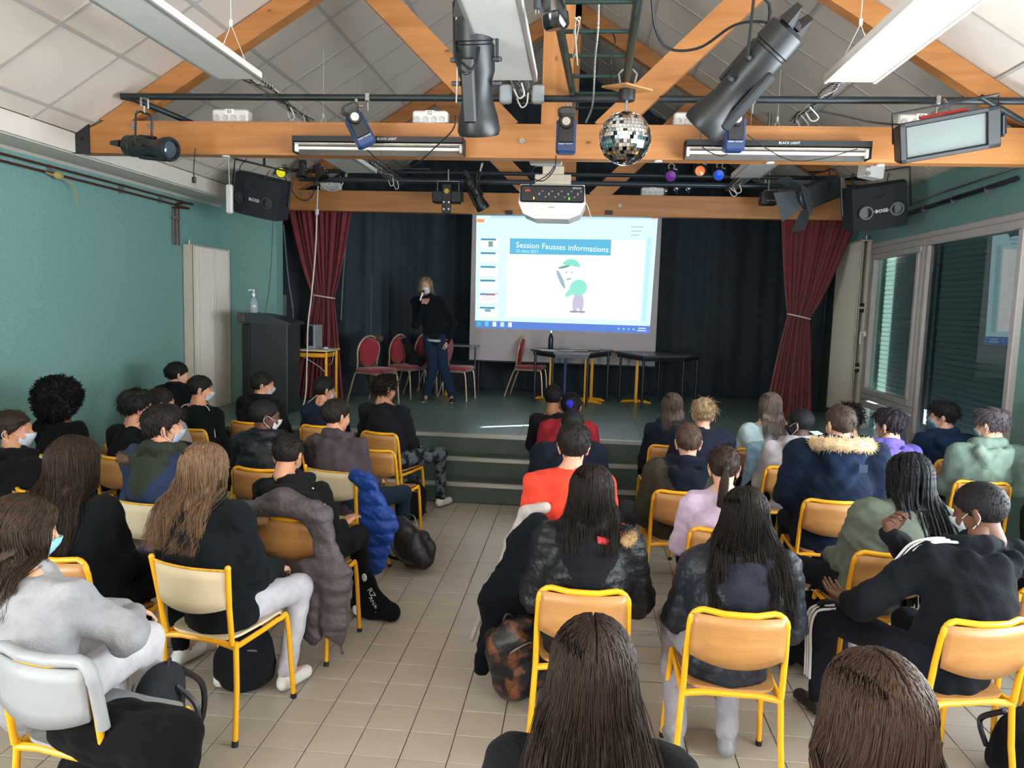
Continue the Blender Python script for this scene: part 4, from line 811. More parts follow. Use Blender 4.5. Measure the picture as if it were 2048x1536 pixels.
rg=random.Random(5)
for i,(x,y,a,c,l) in enumerate(((-.45,10.55,.2,'#b7bdbd','white sheet at the left edge of the paper strewn table'),(-.15,10.5,-.3,'#9a9c98','grey leaflet at the front centre of the paper strewn table'),(.0,10.6,.1,'#b49a7c','tan leaflet near the middle of the papers'),(.1,10.8,.5,'#a87e5a','brown leaflet on top of the pile of papers'),(.2,10.95,-.2,'#8d9498','grey folder at the back of the papers'),(-.02,10.8,.8,'#a9aca8','pale folded paper behind the tan leaflet'))): tag(MB().bbox((0,0,0),(.21,.29,.004),.001).build('paper_sheet',mat('paper'+c[1:],c,.6,var=.1),loc=(x,y,ZS+.753+.0045*i)),l,'paper',group='papers on the stage table').rotation_euler=(0,0,a)
# plain table behind the presenter
t=thing('side_table','grey table with thin dark legs behind the presenter','table',(-1.85,11.3,ZS)); MB().bbox((0,0,.74),(.7,.5,.025),.005).build('tabletop',mat('pale_grey_top','#66717a',.3),t)
for x in (-.3,.3):
    for y in (-.2,.2): MB().cyl((x,y,0),(x,y,.73),.014,n=8).build('leg',M_TB,t,smooth=True)
yt('yellow table leg behind the legs of the presenter',-1.95,11.0,M_YEL,.03,.45)
# banquet chairs
def banquet():
    t=thing('banquet_chair','','chair'); 
    b=MB(); b.bbox((0,0,.45),(.42,.42,.06),.025); b.build('seat',M_REDC,t,smooth=True)
    b=MB(); prof=[]
    pts=[]
    for k in range(20):
        a=2*PI*k/20; x=.175*math.cos(a)*(1 if math.sin(a)>0 else .86); z=.68+.20*math.sin(a); pts.append((x,z))
    R=Euler((math.radians(-8),0,0)).to_matrix()
    def tr(x,y,z): v=R@Vector((x,y,z-.45)); return (v.x,v.y-.2,v.z+.45)
    vs=[tr(x,.02,z) for x,z in pts]+[tr(x*.9,.045,.68+(z-.68)*.9) for x,z in pts]+[tr(x,-.01,z) for x,z in pts]; n=20
    b.add(vs,[tuple(range(20,40))]+[(i,(i+1)%n,20+(i+1)%n,20+i) for i in range(n)]+[(40+i,40+(i+1)%n,(i+1)%n,i) for i in range(n)]+[tuple(range(59,39,-1))]); b.build('backrest',M_REDC,t,smooth=True)
    fr=[tr(-.17,0,.40),tr(-.175,0,.55)]+[tr(.2*math.cos(a),0,.69+.215*math.sin(a)) for a in [PI-.3*0-k*PI/12 for k in range(13)]]+[tr(.175,0,.55),tr(.17,0,.40)]
    MB().tube(fr,.0125,8).build('back_frame',M_GOLD,t,smooth=True)
    for s in (-1,1):
        MB().tube(smoothpath([(s*.19,-.21,.41),(s*.19,-.25,.33),(s*.2,-.36,0)],4),.0125,8).build('leg',M_GOLD,t,smooth=True)
        MB().tube(smoothpath([(s*.19,.0,.41),(s*.19,.14,.41),(s*.19,.19,.36),(s*.195,.22,0)],5),.0125,8).build('leg',M_GOLD,t,smooth=True)
    b=MB()
    for a,c in (((-.19,-.21,.41),(.19,-.21,.41)),((-.19,.17,.41),(.19,.17,.41)),((-.19,-.21,.41),(-.19,.17,.41)),((.19,-.21,.41),(.19,.17,.41))): b.cyl(a,c,.011,n=8)
    b.build('seat_frame',M_GOLD,t,smooth=True); return t
bc=banquet()
BCH=[((-2.70,9.85,ZS),-2.1,'red banquet chair nearest the left curtain, facing right, coat on it'),((-2.45,10.55,ZS),-2.0,'red banquet chair behind the leftmost one, bag and coat against it'),((-2.2,11.05,ZS),-1.9,'half hidden red banquet chair with a blue folder, left of the presenter'),((-1.74,10.62,ZS),-1.75,'red banquet chair just right of the presenter, facing right'),((-.72,11.3,ZS),-1.7,'red banquet chair at the left end of the paper strewn table')]
for i,(l,rz,lab) in enumerate(BCH):
    if i==0: bc.location=l; bc.rotation_euler=(0,0,rz); bc['label']=lab; bc['group']='red banquet chairs on the stage'
    else: dup(bc,l,rz,lab,'red banquet chairs on the stage')
tag(MB().bbox((0,0,0),(.24,.3,.02),.004).build('folder',mat('blue_folder','#244a86',.5),loc=(-2.12,11.0,ZS+.492)),'blue folder lying on the red chair seat','folder').rotation_euler=(0,0,.3)
t=thing('school_chair','small plywood backed chair partly hidden behind the presenter','chair',(-2.3,11.55,ZS)); MB().bbox((0,0,.78),(.36,.02,.17),.006).build('backrest',mat('orange_ply','#a06426',.45),t); MB().bbox((0,.2,.44),(.36,.36,.015),.004).build('seat',mat('orange_ply','#a06426',.45),t)
for x in (-.19,.19):
    MB().tube([(x,0,0),(x,.0,.86)],.011,8).build('leg',M_STEEL,t); MB().tube([(x,.38,0),(x,.36,.43)],.011,8).build('leg',M_STEEL,t)
# ================================================================ SCHOOL CHAIRS
def chair(kind):
    t=thing('school_chair','','chair'); cream=kind=='cream'; mp=M_CREAM if cream else (M_GREYP if kind=='grey' else M_PLYS); r=.0125
    def bow(u): # back panel curve: u -1..1
        return -.255-.035*(1-u*u)
    hb=.165; zt=.795
    if not cream:
        pts=[(-.19,-.2,.44),(-.188,-.225,.62),(-.183,-.243,.74)]
        for k in range(5):
            a=PI-k*PI/8; pts.append((-.133+.05*math.cos(a),-.248,.75+.05*math.sin(a)))
        mid=[(x,bow(x/.19)*1.0+.003,.80) for x in (-.06,0,.06)]
        pts=pts+mid+[(-x,y,z) for x,y,z in pts[::-1]]
        MB().tube(pts,r,10).build('back_frame',M_YEL,t,smooth=True)
    else:
        for s in (-1,1): MB().tube([(s*.178,-.2,.44),(s*.185,-.225,.62),(s*.2,-.25,.80)],r,10).ell((s*.2,-.25,.803),.0145,10).build('back_post',M_YEL,t,smooth=True)
        MB().tube([(x,bow(x/.2)+.012,.79) for x in (-.195,-.12,-.05,0,.05,.12,.195)],.006,8).build('top_rail',mat('worn_yellow','#cf9a1c',.5,var=.35,vs=60),t,smooth=True)
    # back panel
    z0=.615; b=MB(); top=.788 if not cream else .785
    def fn(u,v):
        x=-1+2*u; w=.178+(.012*v if cream else 0); drop=.035*(1-x*x) if not cream else .03*(1-x*x); z=z0-drop*(1-v)+v*(top-z0); return (x*w,bow(x)-.0+(.012 if cream else .0)-.012*v+.012,z)
    b.grid(fn,14,4); b.build('backrest',mp,t,smooth='full',solid=.008 if kind!='grey' else .02)
    if kind=='grey': MB().tube([(-.2,-.215,.58),(-.198,-.243,.74)]+[(-.145+.053*math.cos(PI-k*PI/8),-.25,.755+.053*math.sin(PI-k*PI/8)) for k in range(5)]+[(-.05,-.28,.808),(.05,-.28,.808)]+[(.145-.053*math.cos(PI-k*PI/8),-.25,.755+.053*math.sin(PI-k*PI/8)) for k in range(4,-1,-1)]+[(.198,-.243,.74),(.2,-.215,.58)],.021,10).build('backrest_rim',M_GREYP,t,smooth=True)
    # seat, dished with rounded corners
    b=MB(); n=28; ring=[]
    for k in range(n):
        a=2*PI*k/n; c,s=math.cos(a),math.sin(a); e=.28; x=.19*abs(c)**e*(1 if c>0 else -1); y=.19*abs(s)**e*(1 if s>0 else -1); x*=1-.1*(1 if y<0 else 0)*abs(y)/.19; ring.append((x,y-.0,.455+(.012*(x/.19)**2-(.014 if y>.14 else 0))))
    vs=ring+[(x*.5,y*.5,.449) for x,y,z in ring]+[(0,0,.447)]+[(x,y,z-.012) for x,y,z in ring]; fs=[(i,(i+1)%n,n+(i+1)%n,n+i) for i in range(n)]+[(n+i,n+(i+1)%n,2*n) for i in range(n)]+[(2*n+1+i,2*n+1+(i+1)%n,(i+1)%n,i) for i in range(n)]+[tuple(2*n+1+i for i in range(n-1,-1,-1))]
    b.add(vs,fs).build('seat',mp,t,smooth=True)
    for s in (-1,1):
        l=MB().tube([(s*.215,-.235,.0),(s*.2,-.2,.25),(s*.19,-.19,.45)],r,10).build('leg',M_YEL,t,smooth=True); MB().cyl((s*.2155,-.236,0),(s*.2145,-.232,.025),.0145,n=10).build('foot_cap',M_BLACKP,l)
        l=MB().tube(smoothpath([(s*.19,-.19,.428),(s*.19,.0,.428),(s*.195,.13,.432),(s*.2,.175,.40),(s*.215,.205,0)],5),r,10).build('leg',M_YEL,t,smooth=True); MB().cyl((s*.215,.205,0),(s*.2145,.203,.025),.0145,n=10).build('foot_cap',M_BLACKP,l)
    MB().tube([(-.19,-.19,.425),(-.1,-.185,.435),(.1,-.185,.435),(.19,-.19,.425)],.014,8).build('seat_rail',M_YEL,t,smooth=True); MB().tube([(-.19,.12,.428),(.19,.12,.428)],.009,8).build('seat_rail',M_YEL,t,smooth=True)
    return t
CH={}
def put_chair(kind,x,y,rz,label,px=None):
    """x,y: where the middle of the top rail stands"""
    X=x+math.sin(-rz)*.27; Y=y+math.cos(rz)*.27
    if kind not in CH: CH[kind]=c=chair(kind); c.location=(X,Y,0); c.rotation_euler=(0,0,rz)
    else: c=dup(CH[kind],(X,Y,0),rz,label)
    c['label']=label; c['group']='yellow framed school chairs'
    return (X,Y,rz)
# ================================================================ SIGNED-DISTANCE BODIES
class Field:
    def __init__(s,lo,hi,h): s.lo=np.array(lo,float); s.h=h; s.n=np.ceil((np.array(hi)-s.lo)/h).astype(int)+1; s.f=np.full(s.n,1.,np.float32); s.ax=[(s.lo[i]+np.arange(s.n[i])*h).astype(np.float32) for i in range(3)]
    def sub(s,lo,hi,k):
        a=np.maximum(((np.array(lo)-k-2*s.h-s.lo)/s.h).astype(int),0); b=np.minimum(((np.array(hi)+k+2*s.h-s.lo)/s.h).astype(int)+2,s.n)
        if (b<=a).any(): return None
        return tuple(slice(a[i],b[i]) for i in range(3)),np.meshgrid(*[s.ax[i][a[i]:b[i]] for i in range(3)],indexing='ij')
    def mix(s,sl,d,k):
        f=s.f[sl]; 
        if k<=0: s.f[sl]=np.minimum(f,d); return
        h=np.clip(.5+.5*(f-d)/k,0,1); s.f[sl]=f*(1-h)+d*h-k*h*(1-h)
    def cap(s,a,b,ra,rb=None,k=.03,q=None,ax=1):
        rb=ra if rb is None else rb; a=np.array(a,float); b=np.array(b,float); R=max(ra,rb)*max(1,(q or 1)); r=s.sub(np.minimum(a,b)-R,np.maximum(a,b)+R,k)
        if r is None: return s
        sl,(X,Y,Z)=r; ba=b-a; dd=float(ba@ba)+1e-9; P=[X-a[0],Y-a[1],Z-a[2]]; t=np.clip((P[0]*ba[0]+P[1]*ba[1]+P[2]*ba[2])/dd,0,1); V=[P[i]-ba[i]*t for i in range(3)]
        if q: V[ax]=V[ax]/q
        d=np.sqrt(V[0]**2+V[1]**2+V[2]**2)-(ra+(rb-ra)*t); 
        if q and q<1: d=d*q
        s.mix(sl,d,k); return s
    def ell(s,c,r,k=.03,R=None):
        c=np.array(c,float); r=np.array(r,float); m=r.max(); q=s.sub(c-m,c+m,k)
        if q is None: return s
        sl,(X,Y,Z)=q; P=[X-c[0],Y-c[1],Z-c[2]]
        if R is not None: R=np.array(R); P=[P[0]*R[0][i]+P[1]*R[1][i]+P[2]*R[2][i] for i in range(3)]
        k0=np.sqrt(sum((P[i]/r[i])**2 for i in range(3))); k1=np.sqrt(sum((P[i]/r[i]**2)**2 for i in range(3)))+1e-6
        s.mix(sl,k0*(k0-1)/k1,k); return s
    def grid(s): return np.meshgrid(*s.ax,indexing='ij')
    def mesh(s):
        f=s.f; n=f.shape; S_=f<0; c=sum(S_[i:n[0]-1+i,j:n[1]-1+j,k:n[2]-1+k].astype(np.int8) for i in (0,1) for j in (0,1) for k in (0,1)); m=(c>0)&(c<8); idx=np.argwhere(m)
        if len(idx)==0: return np.zeros((0,3)),np.zeros((0,4),int)
        off=np.array([(i,j,k) for i in (0,1) for j in (0,1) for k in (0,1)]); vals=np.stack([f[idx[:,0]+o[0],idx[:,1]+o[1],idx[:,2]+o[2]] for o in off],1)
        acc=np.zeros((len(idx),3)); cnt=np.zeros(len(idx))
        for a in range(8):
            for b in range(a+1,8):
                if abs(off[a]-off[b]).sum()!=1: continue
                fa,fb=vals[:,a],vals[:,b]; x=(fa<0)!=(fb<0); t=np.where(x,fa/(fa-fb+1e-12),0); acc+=np.where(x[:,None],off[a]+(off[b]-off[a])*t[:,None],0); cnt+=x
        V=(idx+acc/cnt[:,None])*s.h+s.lo; I=np.full(m.shape,-1); I[m]=np.arange(len(idx)); F=[]
        for axx in range(3):
            u,v=[(1,2),(2,0),(0,1)][axx]; sl0=[slice(None)]*3; sl1=[slice(None)]*3; sl0[axx]=slice(0,-1); sl1[axx]=slice(1,None); x=S_[tuple(sl0)]!=S_[tuple(sl1)]
            e=np.argwhere(x); e=e[(e[:,u]>0)&(e[:,v]>0)&(e[:,u]<n[u]-1)&(e[:,v]<n[v]-1)]; 
            def g(du,dv): q=e.copy(); q[:,u]-=du; q[:,v]-=dv; return I[q[:,0],q[:,1],q[:,2]]
            q=np.stack([g(1,1),g(0,1),g(0,0),g(1,0)],1); ins=S_[e[:,0],e[:,1],e[:,2]]; q[~ins]=q[~ins][:,::-1]; F.append(q)
        return V,np.concatenate(F)
def wr(V,amp,fr,seed):
    """soft cloth folds: sum of warped sines along the normal-ish direction"""
    r=np.random.default_rng(seed); d=np.zeros(len(V)); W_=V+.03*np.sin(V[:,[1,2,0]]*17+seed)
    for i in range(5):
        k=r.normal(size=3); k/=np.linalg.norm(k); d+=np.sin(W_@k*fr*(1+.45*i)+r.uniform(0,6))/(1+.5*i)
    return d*amp/2
def vnorm(V,F):
    N=np.zeros_like(V); fn=np.cross(V[F[:,2]]-V[F[:,0]],V[F[:,3]]-V[F[:,1]])
    for i in range(4): np.add.at(N,F[:,i],fn)
    return N/(np.linalg.norm(N,axis=1,keepdims=True)+1e-9)
def relax(V,F,n=1,a=.5):
    for _ in range(n):
        A=np.zeros_like(V); c=np.zeros(len(V))
        for i in range(4):
            for j in ((i+1)%4,(i-1)%4): np.add.at(A,F[:,i],V[F[:,j]]); np.add.at(c,F[:,i],1)
        V=V*(1-a)+a*A/np.maximum(c,1)[:,None]
    return V
def strands(paths,r0,r1,n=3):
    P=np.asarray(paths,float); N,M,_=P.shape; Tn=np.gradient(P,axis=1); Tn/=np.linalg.norm(Tn,axis=2,keepdims=True)+1e-9; ref=np.tile(np.array([.3,.2,1.]),(N,M,1)); ref[np.abs((Tn*ref).sum(2))>.95]=[1,.1,0]
    A=np.cross(Tn,ref); A/=np.linalg.norm(A,axis=2,keepdims=True)+1e-9; B=np.cross(Tn,A); r0=np.broadcast_to(np.asarray(r0,float),(N,)); t=np.linspace(0,1,M); R=r0[:,None]*(1-t)[None]+np.asarray(r1)*t[None]; R=R*np.minimum(1,t*7+.15)[None]
    V=np.stack([P+(A*math.cos(2*PI*k/n)+B*math.sin(2*PI*k/n))*R[...,None] for k in range(n)],2).reshape(-1,3)
    base=(np.arange(N)[:,None]*M+np.arange(M-1)[None])*n; F=[]
    for k in range(n): q=(k+1)%n; F.append(np.stack([base+k,base+q,base+n+q,base+n+k],-1).reshape(-1,4))
    return V,np.concatenate(F)
def joinm(*L_):
    V=[];F=[];o=0
    for v,f in L_: V.append(v); F.append(f+o); o+=len(v)
    return np.concatenate(V),np.concatenate(F)
def xf(V,M): M=np.array(M); return V@M[:3,:3].T+M[:3,3]
def hairmat(c):
    n='hair_'+c.lstrip('#')
    if n in MATS: return MATS[n]
    m=mat(n,c,.6,var=.38,vs=14,stretch=(6,6,.5),bump=.4,bs=70,bstretch=(3,3,.12),spec=.22); return m
def skinmat(c): return mat('skin_'+c.lstrip('#'),c,.55,var=.06,vs=20,spec=.35)
def headfield(M,h):
    f=Field((-.13,-.14,-.2),(.13,.15,.14),h)
    f.ell((0,-.012,.028),(.073,.092,.086),0); f.ell((0,.026,-.03),(.057,.064,.078),.03); f.ell((0,.055,-.088),(.026,.025,.022),.02); f.ell((0,.07,.028),(.045,.018,.016),.02)
    f.cap((0,.086,.012),(0,.104,-.026),.008,.0125,.012); f.ell((0,.092,-.058),(.022,.01,.008),.008); f.cap((-.02,.08,-.03),(.02,.08,-.03),.01,k=.02)
    for s in (-1,1):
        f.ell((s*.033,.062,-.03),(.022,.02,.022),.02); f.cap((s*.072,-.012,-.045),(s*.082,-.022,.012),.008,.011,.006); f.ell((s*.081,-.018,.0),(.006,.016,.026),.006)
    f.cap((0,-.02,-.07),(0,-.03,-.125),.05,.05,.03)
    return f
HANDC={}
def hand(side,curl=.5,h=.0045,spread=.0):
    key=(side,curl,h,spread)
    if key in HANDC: return HANDC[key]
    f=Field((-.08,-.04,-.09),(.08,.21,.05),h)   # wrist at origin, fingers +Y, palm faces -Z
    f.cap((0,-.02,0),(0,.01,0),.026,.027,0,q=.8,ax=2)
    for i,x in enumerate((-.03,-.01,.011,.031)): f.cap((x*.5,.01,0),(x,.075,0),.0165,.0135,.012)
    ln=((.036,.024,.018),(.042,.028,.02),(.039,.026,.019),(.03,.02,.016))
    for i,x in enumerate((-.033,-.011,.011,.032)):
        i_=i if side>0 else 3-i; p=np.array([x,.082-abs(x+.005)*.15,0]); a=0.
        for j in range(3):
            a+=curl*(.9,1.0,.7)[j]; l=ln[i][j] if side>0 else ln[3-i][j]; q=p+np.array([x*spread*.4,math.cos(a)*l,-math.sin(a)*l]); f.cap(p,q,.0092-.0012*j,.0082-.0012*j,.004); p=q
    s=-1 if side>0 else 1
    p=np.array([s*.02,.018,-.004]); q=p+np.array([s*.028,.03,-.014]); f.cap(p,q,.014,.0115,.012); r=q+np.array([s*.008,.03,-.01]); f.cap(q,r,.0105,.009,.005); f.cap(r,r+np.array([-s*.004,.022,-.008]),.009,.0075,.004)
    HANDC[key]=f.mesh(); return HANDC[key]
def look(p,d,up):
    d=np.array(d,float); d/=np.linalg.norm(d); up=np.array(up,float); up=up-d*(up@d); up/=np.linalg.norm(up); x=np.cross(d,up); M=np.eye(4); M[:3,0]=x; M[:3,1]=d; M[:3,2]=up; M[:3,3]=p; return M
def person(label,X,Y,rz,hd,top='#15181c',legs='#1b1f28',skin='#b98a6c',hair=('short','#1a1512'),hyaw=0,hpitch=.12,mask=None,kind='cloth',bulk=0,hood=None,shoes='#d8d8d6',
           hl=None,lean=None,arms=None,wr1=None,wr2=None,knees=None,h=.012,z0=0,stand=False,shoulder=.165,group='pupils seated in the audience',extra=None,pelvis=None,roll=0,seed=None,fold=1,ankles=None,hem=None,name='person'):
    """hd = local (x,y,top z) of the head; local frame: origin on the floor below the hips, +Y the way the chair faces"""
    t=thing(name,label,'person',(X,Y,z0),rz,group); seed=seed or int(abs(X*131+Y*977))%9999; r=np.random.default_rng(seed)
    hx,hy,ht=hd; hc=np.array([hx,hy,ht-.118]); Mh=np.array(T(*hc)@RZ(hyaw)@RX(-hpitch)@RY(roll)); nb=np.array([hx*.8,hy-.045,ht-.262]); 
    pel=np.array(pelvis or (0,-.04,.54)); ch=pel*.35+nb*.65+np.array([0,-.03,-.03]); W=np.array([1,0,0.])
    tw=(hx-pel[0]); sh=[nb+np.array([s*shoulder,-.005,-.055]) for s in (-1,1)]
    hips=[pel+np.array([s*.085,.02,-.01]) for s in (-1,1)]
    kn=[np.array(k) for k in (knees or ((-.12,.40,.51),(.12,.40,.51)))]; an=[np.array(k) for k in (ankles or ((kn[0][0]*1.0,kn[0][1]+.03,.085),(kn[1][0],kn[1][1]+.03,.085)))]
    if arms: el,wrs=[np.array(a) for a in arms[0]],[np.array(a) for a in arms[1]]
    else: el=[sh[i]+np.array([(-1,1)[i]*.055,.05,-.26]) for i in (0,1)]; wrs=[np.array([s*.07,.27,.61]) for s in (-1,1)]
    # body: one skin surface (head, neck, torso, limbs, hands)
    lo=np.minimum.reduce([pel-.22,nb-.3]+kn+an+el+wrs)-.09; hi=np.maximum.reduce([pel+.2,nb+.2]+kn+an+el+wrs)+.09; lo[2]=max(lo[2],-.02)
    hc_=.026; f=Field(lo,hi,hc_); f.cap(pel,ch,.085,.09,.0,q=.8).cap(ch,nb,.09,.055,.04,q=.85)
    for i in (0,1):
        f.cap(nb,sh[i],.05,.045,.03).cap(sh[i],el[i],.042,.034,.03).cap(el[i],wrs[i],.034,.025,.02).cap(hips[i],kn[i],.07,.05,.03).cap(kn[i],an[i],.047,.035,.02).cap(an[i],an[i]+np.array([0,.12,-.04]),.034,.028,.02)
    f.cap(nb,hc+np.array([0,-.03,-.05]),.05,.046,.03); parts=[f.mesh()]
    v,q=headfield(None,.0065 if h<.01 or stand else .0095).mesh(); parts.append((xf(v,Mh),q))
    for i in (0,1):
        d=wrs[i]-el[i]; d/=np.linalg.norm(d); s=(-1,1)[i]; spec=(wr1,wr2)[i]; cu=.45; up=np.array([0,.3,1.]); hh=.0105
        if spec: cu=spec.get('curl',cu); up=np.array(spec.get('up',up)); d=np.array(spec.get('d',d),float); hh=.0042
        v,q=hand(s,cu,hh); parts.append((xf(v,look(wrs[i],d,up)),q))
    V,F=joinm(*parts); npmesh('body',V,F,skinmat(skin),t)
    # eyes when the face shows
    if hl:
        for s in (-1,1):
            b=MB(); b.ell(tuple(xf(np.array([[s*.028,.076,.008]]),Mh)[0]),.0105,10); b.build('eye',mat('eye_white','#d8d4cc',.3),t,smooth='full'); b=MB(); b.ell(tuple(xf(np.array([[s*.028,.0835,.008]]),Mh)[0]),.005,8); b.build('pupil',mat('eye_dark','#1c1410',.2),t,smooth='full')
            MB().tube([tuple(q) for q in xf(np.array([[s*.014,.084,.026],[s*.03,.084,.031],[s*.046,.07,.026]]),Mh)],.0025,5).build('eyebrow',hairmat(hair[1]),t)
    # upper garment
    bk=bulk; hm=hem if hem is not None else .50
    lo=np.minimum.reduce([pel-.28,nb-.36]+el+wrs)-.12-bk; hi=np.maximum.reduce([pel+.26,nb+.28]+el+wrs)+.12+bk; h=h+.002; lo[2]=max(lo[2],hm-.06 if not stand else pel[2]-.1); hi[2]=max(hi[2],nb[2]+.14)
    f=Field(lo,hi,h); back=np.array([0,-.015,0])
    f.cap(pel+np.array([0,-.01,-.02]),ch+back,.156+bk,.158+bk,.0,q=.76).cap(ch+back,nb+np.array([0,.0,-.05]),.155+bk,.075+bk*.6,.06,q=.8)
    for i in (0,1):
        f.cap(nb+np.array([0,0,-.035]),sh[i],.06+bk*.7,.06+bk*.8,.05).cap(sh[i],el[i],.062+bk*.9,.052+bk,.04).cap(el[i],wrs[i],.052+bk,.036+bk*.7,.03)
    f.cap(nb+np.array([0,.01,-.01]),nb+np.array([0,.02,.015]),.062+bk*.4,.058+bk*.3,.02)
    Mn=hc+ (Mh[:3,:3]@np.array([0,-.03,-.14]))
    if hood is not None:
        hb=nb+np.array([0,-.06,.0]); 
        for k in range(11):
            a=PI*(-.12+1.24*k/10); p=nb+np.array([.098*math.cos(a),-.082*math.sin(a)+.025,.025+.012*math.sin(a)])
            if k: f.cap(p0,p,.030+bk*.3,.03+bk*.3,.012)
            p0=p
        for s in (-1,1): f.cap(nb+np.array([s*.10,-.09-bk*.8,-.015]),nb+np.array([s*.012,-.148-bk,-.175]),.04,.03,.018)
        f.ell(nb+np.array([0,-.118-bk,-.07]),(.085,.042,.085),.03)
    V,F=f.mesh(); N=vnorm(V,F)
    if kind=='puffer': 
        q=np.abs(np.sin(V[:,2]*PI/.062)); V=V+N*((q**.5-.7)*.008)[:,None]; V=V+N*(wr(V,.007,30,seed)+wr(V,.0035,75,seed))[:,None]
    else: V=V+N*(wr(V,.010*fold,24,seed)+wr(V,.005*fold,58,seed+1))[:,None]
    V=relax(V,F,1,.4)
    # open sleeves / hem: leave as closed cloth that ends at cuff and hem
    m=nylon(top) if kind=='puffer' else fabric(top)
    nm={'puffer':'padded_jacket','cloth':'sweater','jacket':'jacket'}[kind] if hood is None else {'puffer':'hooded_jacket','cloth':'hoodie','jacket':'hooded_jacket'}[kind]
    g=npmesh(nm,V,F,[m]+([fabric(hood)] if hood and hood!=top else []),t)
    if hood and hood!=top:
        c=V[F].mean(1)-nb; mi=((c[:,2]>-.025)&(np.hypot(c[:,0],c[:,1])<.155)&(np.hypot(c[:,0],c[:,1])>.04))|((np.abs(c[:,0])<.03+(c[:,2]+.215)*.62)&(c[:,2]>-.215)&(c[:,2]<.03)&(c[:,1]<-.085-bk)); g.data.polygons.foreach_set('material_index',mi.astype(np.int32))
    # trousers + shoes
    lo=np.minimum.reduce([pel-.2]+kn+an)-.1; hi=np.maximum.reduce([pel+.2]+kn+an)+.1; lo[2]=.04; f=Field(lo,hi,.018 if h>.01 else .015)
    f.cap(pel+np.array([-.05,-.0,-.05 if stand else 0]),pel+np.array([.05,0,-.05 if stand else 0]),.105 if stand else .12,None,0,q=.8 if stand else .95)
    for i in (0,1): f.cap(hips[i],kn[i],.088,.066,.03).cap(kn[i],an[i]+np.array([0,0,.02]),.068 if stand else .062,.06 if stand else .046,.025)
    V,F=f.mesh(); V=V+vnorm(V,F)*wr(V,.006,34,seed+5)[:,None]; npmesh('trousers',V,F,legs if not isinstance(legs,str) else fabric(legs),t)
    for i in (0,1):
        a=an[i]; dx=(-1,1)[i]*.02; f=Field(a+np.array([-.08,-.09,-.1]),a+np.array([.08,.24,.06]),.012 if h>.01 else .009); zb=.03
        a0=np.array([a[0],a[1],0]); dz=a[2]-.085 if stand else a[2]-.085; a0[2]=dz
        f.cap(a0+np.array([0,-.03,.045]),a0+np.array([dx,.13,.036]),.036,.036,0).cap(a0+np.array([0,-.01,.06]),a0+np.array([0,.0,.095]),.036,.038,.02)
        X3=f.grid(); f.f=np.maximum(f.f,(dz+.004)-X3[2]); V,F=f.mesh(); c=V[F].mean(1); o=npmesh('shoe',V,F,[mat('shoe_'+shoes[1:],shoes,.5,var=.05),mat('shoe_sole','#c9c9c6',.6)],t,mi=(c[:,2]<dz+.022).astype(int))
    # hair
    HB[:]=[ch,hood is not None]; do_hair(t,Mh,hc,nb,ht,hair,h,r,seed,pel,bk)
    if mask:
        b=MB()
        def fn(u,v):
            a=(u-.5)*2.35; z=-.01-.08*v; rx=.062-.014*abs(v-.4); ry=.083 if v<.3 else .083-.03*(v-.3)/.7; bulge=.019*math.exp(-(a*1.6)**2)*(1-.7*v); return tuple(xf(np.array([[math.sin(a)*(rx+.004),.012+math.cos(a)*(ry+.006)+bulge,z]]),Mh)[0])
        b.grid(fn,16,8); mm=b.build('face_mask',mat('mask_'+mask[1:],mask,.8,var=.04,bump=.1,bs=100),t,smooth='full',solid=.002,fix=False)
        b=MB()
        for s in (-1,1):
            pts=xf(np.array([[s*.064,.045,-.015],[s*.079,.0,.012],[s*.084,-.025,.012],[s*.086,-.035,-.015],[s*.08,-.02,-.038],[s*.062,.035,-.08]]),Mh); b.tube(smoothpath(pts,4),.0018,4)
        b.build('ear_loop',mat('mask_loop','#d9d9d6',.7),t)
    return t,Mh,nb
HB=[None,False]
